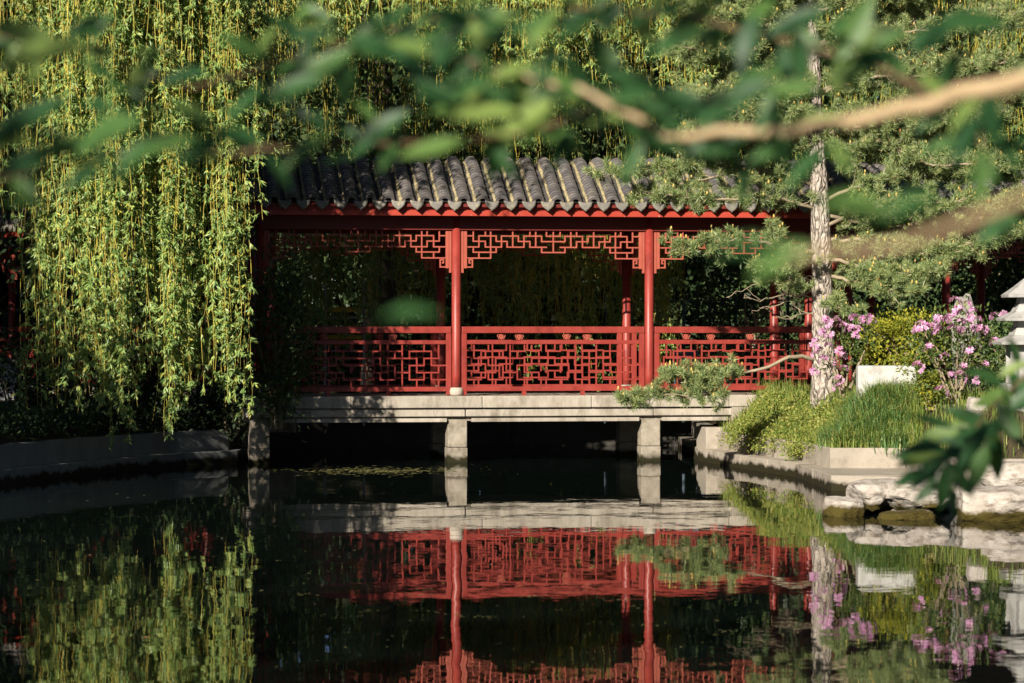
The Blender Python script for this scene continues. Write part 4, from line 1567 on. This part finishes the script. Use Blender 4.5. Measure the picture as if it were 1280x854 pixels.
def on_water(px, py):
    d = CAMZ * FPX / (py - 410)
    q_ = W(px, py, d)
    return (q_.x, q_.y, .004)


sp = []
for _ in range(420):
    px = random.gauss(455, 45)
    sp.append(on_water(px, 589 + random.gauss(0, 2.6) + (px - 455) * .01))
for _ in range(60):
    sp.append(on_water(random.uniform(500, 570), 588 + random.gauss(0, 1.5)))
fl = flecks(sp, .05)
sp = []
for _ in range(330):
    py = 575 + 270 * random.random() ** 1.7
    sp.append(on_water(random.uniform(40, 1000), py))
fl = np.concatenate([fl, flecks(sp, .022)])
sp = []
for _ in range(20):
    px, py = random.uniform(330, 960), random.uniform(735, 800)
    for k in range(9):
        sp.append(on_water(px + random.gauss(0, 10), py + random.gauss(0, 1.2)))
fl = np.concatenate([fl, flecks(sp, .02)])
wd = link('pond_weed', quads_mesh('pond_weed', fl), 'weed')
wd['kind'] = 'stuff'
tag(wd, 'flecks of floating weed scattered over the dark pond', 'pond weed')
c = Vector(on_water(182, 800))
lf = MB().add([(-.035, 0, .006), (-.012, -.024, .012), (.02, -.02, .014), (.045, 0, .02), (.02, .022, .012), (-.012, .022, .01), (0, 0, .004)],
              [(0, 1, 6), (1, 2, 6), (2, 3, 6), (3, 4, 6), (4, 5, 6), (5, 0, 6)]).build('fallen_leaf', 'fallen')
lf.location = c
tag(lf, 'single orange fallen leaf floating on the dark water at lower left', 'leaf')

# ------------------------------------------------------------------ foreground tree: out of focus branches near the camera
FT = (2.6, 2.6, .35)
ft = thing('overhanging_tree', 'nearby broadleaf tree whose blurred branches cross the top of the view', 'tree', FT)
MB().tube([(2.6, 2.6, .2), (2.55, 2.7, 1.2), (2.5, 2.8, 2.2), (2.3, 2.7, 3.4), (1.9, 2.2, 4.6)], [.16, .14, .12, .10, .06], 12, True, .04).build('trunk', 'bark', ft, smooth=True, world=True)


def big_leaf(i):
    """An ovate pointed leaf, folded along its midrib, 1 unit long along +x."""
    rnd = random.Random(i)
    mb = MB()
    prof = [(0, .012), (.12, .09), (.3, .165), (.5, .175), (.7, .13), (.87, .06), (1.0, .0)]
    curl = rnd.uniform(-.2, .25)
    for x, w in prof:
        z = -curl * x * x
        mb.v += [(x, w, z + w * .35), (x, 0, z), (x, -w, z + w * .35)]
    for k in range(len(prof) - 1):
        a = k * 3
        mb.f += [(a, a + 3, a + 4, a + 1), (a + 1, a + 4, a + 5, a + 2)]
    mb.tube([(-.14, 0, 0), (0, 0, 0)], .012, 5)
    me = mb.mesh('leaf', True)
    me.materials.append(M['fore'])
    return me


leaf_mes = [big_leaf(i) for i in range(4)]


def add_leaf(parent, p, size, ang, tilt=0.0, roll=0.0):
    """ang: direction of the tip in the vertical plane facing the pond; tilt: away from the viewer."""
    ob = bpy.data.objects.new('leaf', random.choice(leaf_mes))
    COL.objects.link(ob)
    ob.parent = parent
    d = Vector((math.cos(ang), math.sin(tilt), math.sin(ang))).normalized()
    nrm = Vector((random.gauss(0, .3), -1 + random.uniform(0, .5), .75 + roll)).normalized()
    y = nrm.cross(d).normalized()
    z = d.cross(y)
    m_ = Matrix((d, y, z)).transposed().to_4x4()
    m_.translation = p
    ob.matrix_local = m_ @ Matrix.Scale(size, 4)


FD = 1.5


def fore_branch(pts, r0, r1, mat='twig_dark'):
    r0, r1 = r0 * FD, r1 * FD
    path = resample([W(q_[0], q_[1], q_[2] * FD) for q_ in pts], .05)
    path = [q_ + Vector((0, random.gauss(0, .004), random.gauss(0, .003))) for q_ in path]
    n = len(path)
    return MB().tube(path, [r1 + (r0 - r1) * (1 - i / n) ** 1.7 for i in range(n)], 9, True, .05).build('branch', mat, ft, smooth=True, world=True), path


def leafy(br, spots, d, lo=.07, hi=.11):
    """br is translated like the tree; leaves are its children."""
    for px, py, L_, ang in spots:
        dd = (d + random.uniform(-.3, .3)) * FD
        size = L_ / FPX * dd * .80
        a = math.radians(ang)
        p_ = W(px, py, dd) - Vector((math.cos(a), 0, math.sin(a))) * size * .5
        ob_parent = br
        add_leaf_to(ob_parent, p_, size, a)


def add_leaf_to(br, p, size, ang):
    add_leaf(br, p, size, ang, random.uniform(-.5, .5), random.uniform(-.3, .3))


b1, path1 = fore_branch([(1420, 60, 2.49), (1290, 100, 2.58), (1200, 118, 2.62), (1130, 135, 2.67), (1060, 155, 2.71), (990, 162, 2.75), (900, 168, 2.79), (830, 165, 2.84), (760, 128, 2.84), (650, 95, 2.88), (555, 66, 2.92)], .0122, .0022, 'twig_fore')
b2, path2 = fore_branch([(760, 128, 3.3), (690, 160, 3.25), (600, 178, 3.2), (480, 180, 3.15), (330, 188, 3.1), (180, 186, 3.1), (40, 214, 3.05), (-60, 240, 3.0)], .0035, .002)
b3, path3 = fore_branch([(1180, 121, 3.05), (1080, 80, 3.1), (980, 50, 3.2), (860, 20, 3.3), (700, 10, 3.4), (520, 30, 3.5), (380, 70, 3.5), (240, 110, 3.5), (80, 60, 3.5), (-40, 40, 3.5)], .0032, .0016)
b4, path4 = fore_branch([(1420, 170, 1.5), (1290, 236, 1.6), (1180, 285, 1.65), (1080, 308, 1.7), (985, 326, 1.75)], .0036, .002, 'twig_fore')
b5, path5 = fore_branch([(1420, 360, 4.6), (1300, 450, 4.8), (1245, 505, 4.9), (1200, 555, 5.0), (1160, 600, 5.0)], .006, .002)
b6, path6 = fore_branch([(1290, 100, 3.0), (1225, 150, 3.0), (1228, 230, 2.95), (1215, 300, 2.9)], .0022, .001)

# leaves by branch: (x, y, length, direction)
leafy(b3, [(60, 62, 150, 20), (25, 45, 120, 170), (110, 30, 100, 40), (390, 45, 80, 5), (400, 92, 140, 30), (365, 112, 100, 200), (440, 98, 60, 80), (470, 55, 120, 150), (520, 82, 130, 330), (300, 60, 90, 160), (230, 95, 80, 190), (150, 110, 80, 10),
           (690, 76, 80, 20), (760, 80, 110, 300), (740, 20, 110, 20), (840, 58, 100, 210), (870, 25, 110, 30), (930, 60, 110, 250), (1000, 30, 110, 20), (1000, 72, 90, 280), (1070, 35, 120, 60), (1105, 68, 110, 20), (1090, 50, 120, 190), (1050, 95, 90, 250), (1180, 40, 110, 40), (1225, 25, 120, 10), (620, 30, 100, 10), (560, 20, 90, 160)], 3.25)
leafy(b2, [(40, 150, 150, 25), (120, 165, 150, 195), (30, 212, 130, 215), (0, 180, 110, 190), (200, 178, 120, 20), (250, 186, 100, 200), (310, 130, 80, 40), (240, 146, 90, 150), (130, 130, 70, 0), (600, 150, 150, 190), (560, 118, 110, 175), (590, 132, 130, 10), (640, 126, 120, 350), (690, 120, 120, 40), (740, 132, 120, 190), (700, 172, 120, 340),
           (620, 196, 110, 260), (660, 150, 110, 220), (540, 190, 110, 200), (480, 160, 100, 30), (80, 190, 120, 200), (300, 175, 100, 340), (160, 205, 100, 220)], 3.1)
leafy(b1, [(850, 122, 120, 150), (900, 128, 120, 30), (965, 150, 110, 270), (935, 105, 100, 60), (880, 180, 100, 230), (820, 140, 110, 200), (790, 100, 110, 150), (720, 100, 100, 130), (1190, 84, 80, 60), (980, 190, 90, 265), (930, 232, 60, 260)], 3.1)
leafy(b6, [(1240, 150, 100, 275), (1210, 180, 100, 250), (1255, 190, 90, 300), (1225, 220, 90, 265), (1205, 140, 90, 220)], 2.95)
leafy(b4, [(1090, 262, 130, 5), (1060, 250, 110, 170), (970, 325, 120, 200), (925, 305, 110, 170), (515, 388, 92, 12), (1140, 250, 100, 30)], 1.7)
leafy(b5, [(1180, 545, 90, 200), (1205, 580, 90, 230), (1160, 590, 90, 215), (1225, 545, 80, 260), (1150, 560, 80, 180), (1240, 500, 80, 200), (1262, 530, 80, 300), (1250, 570, 90, 280), (1180, 610, 80, 260), (1210, 520, 80, 150), (1272, 480, 80, 100), (1230, 470, 80, 150), (1262, 440, 70, 120), (1200, 600, 70, 300), (1135, 600, 70, 210), (1170, 572, 80, 190),
           (1222, 590, 90, 250), (1195, 555, 90, 215), (1275, 550, 90, 330), (1188, 628, 60, 270), (1145, 578, 80, 200), (1218, 560, 90, 240), (1165, 530, 70, 170), (1240, 540, 80, 220), (1285, 500, 90, 30)], 4.9)

def sprinkle(br, path, n, sz):
    # small leaves all along a branch
    for _ in range(n):
        q_ = random.choice(path)
        a = random.choice((random.uniform(2.4, 4.4), random.uniform(-1.4, 1.0)))
        add_leaf_to(br, q_ + Vector((random.gauss(0, .02), random.gauss(0, .08), random.gauss(0, .03))), sz * random.uniform(.6, 1.15), a)


sprinkle(b1, path1[int(len(path1) * .50):], 56, .08)
sprinkle(b2, path2, 34, .08)
sprinkle(b3, path3, 120, .08)
sprinkle(b6, path6, 8, .08)
sprinkle(b5, path5, 26, .085)
# canopy of the same tree above and behind the viewer (keeps part of the spray in shade)
cq = blob_leaves(1700, (-3.3, .6, 4.9), (2.0, 1.3, .9), .12, .5, .2, .1, R, 60)
link('crown', quads_mesh('crown', cq), 'mid', ft, True)
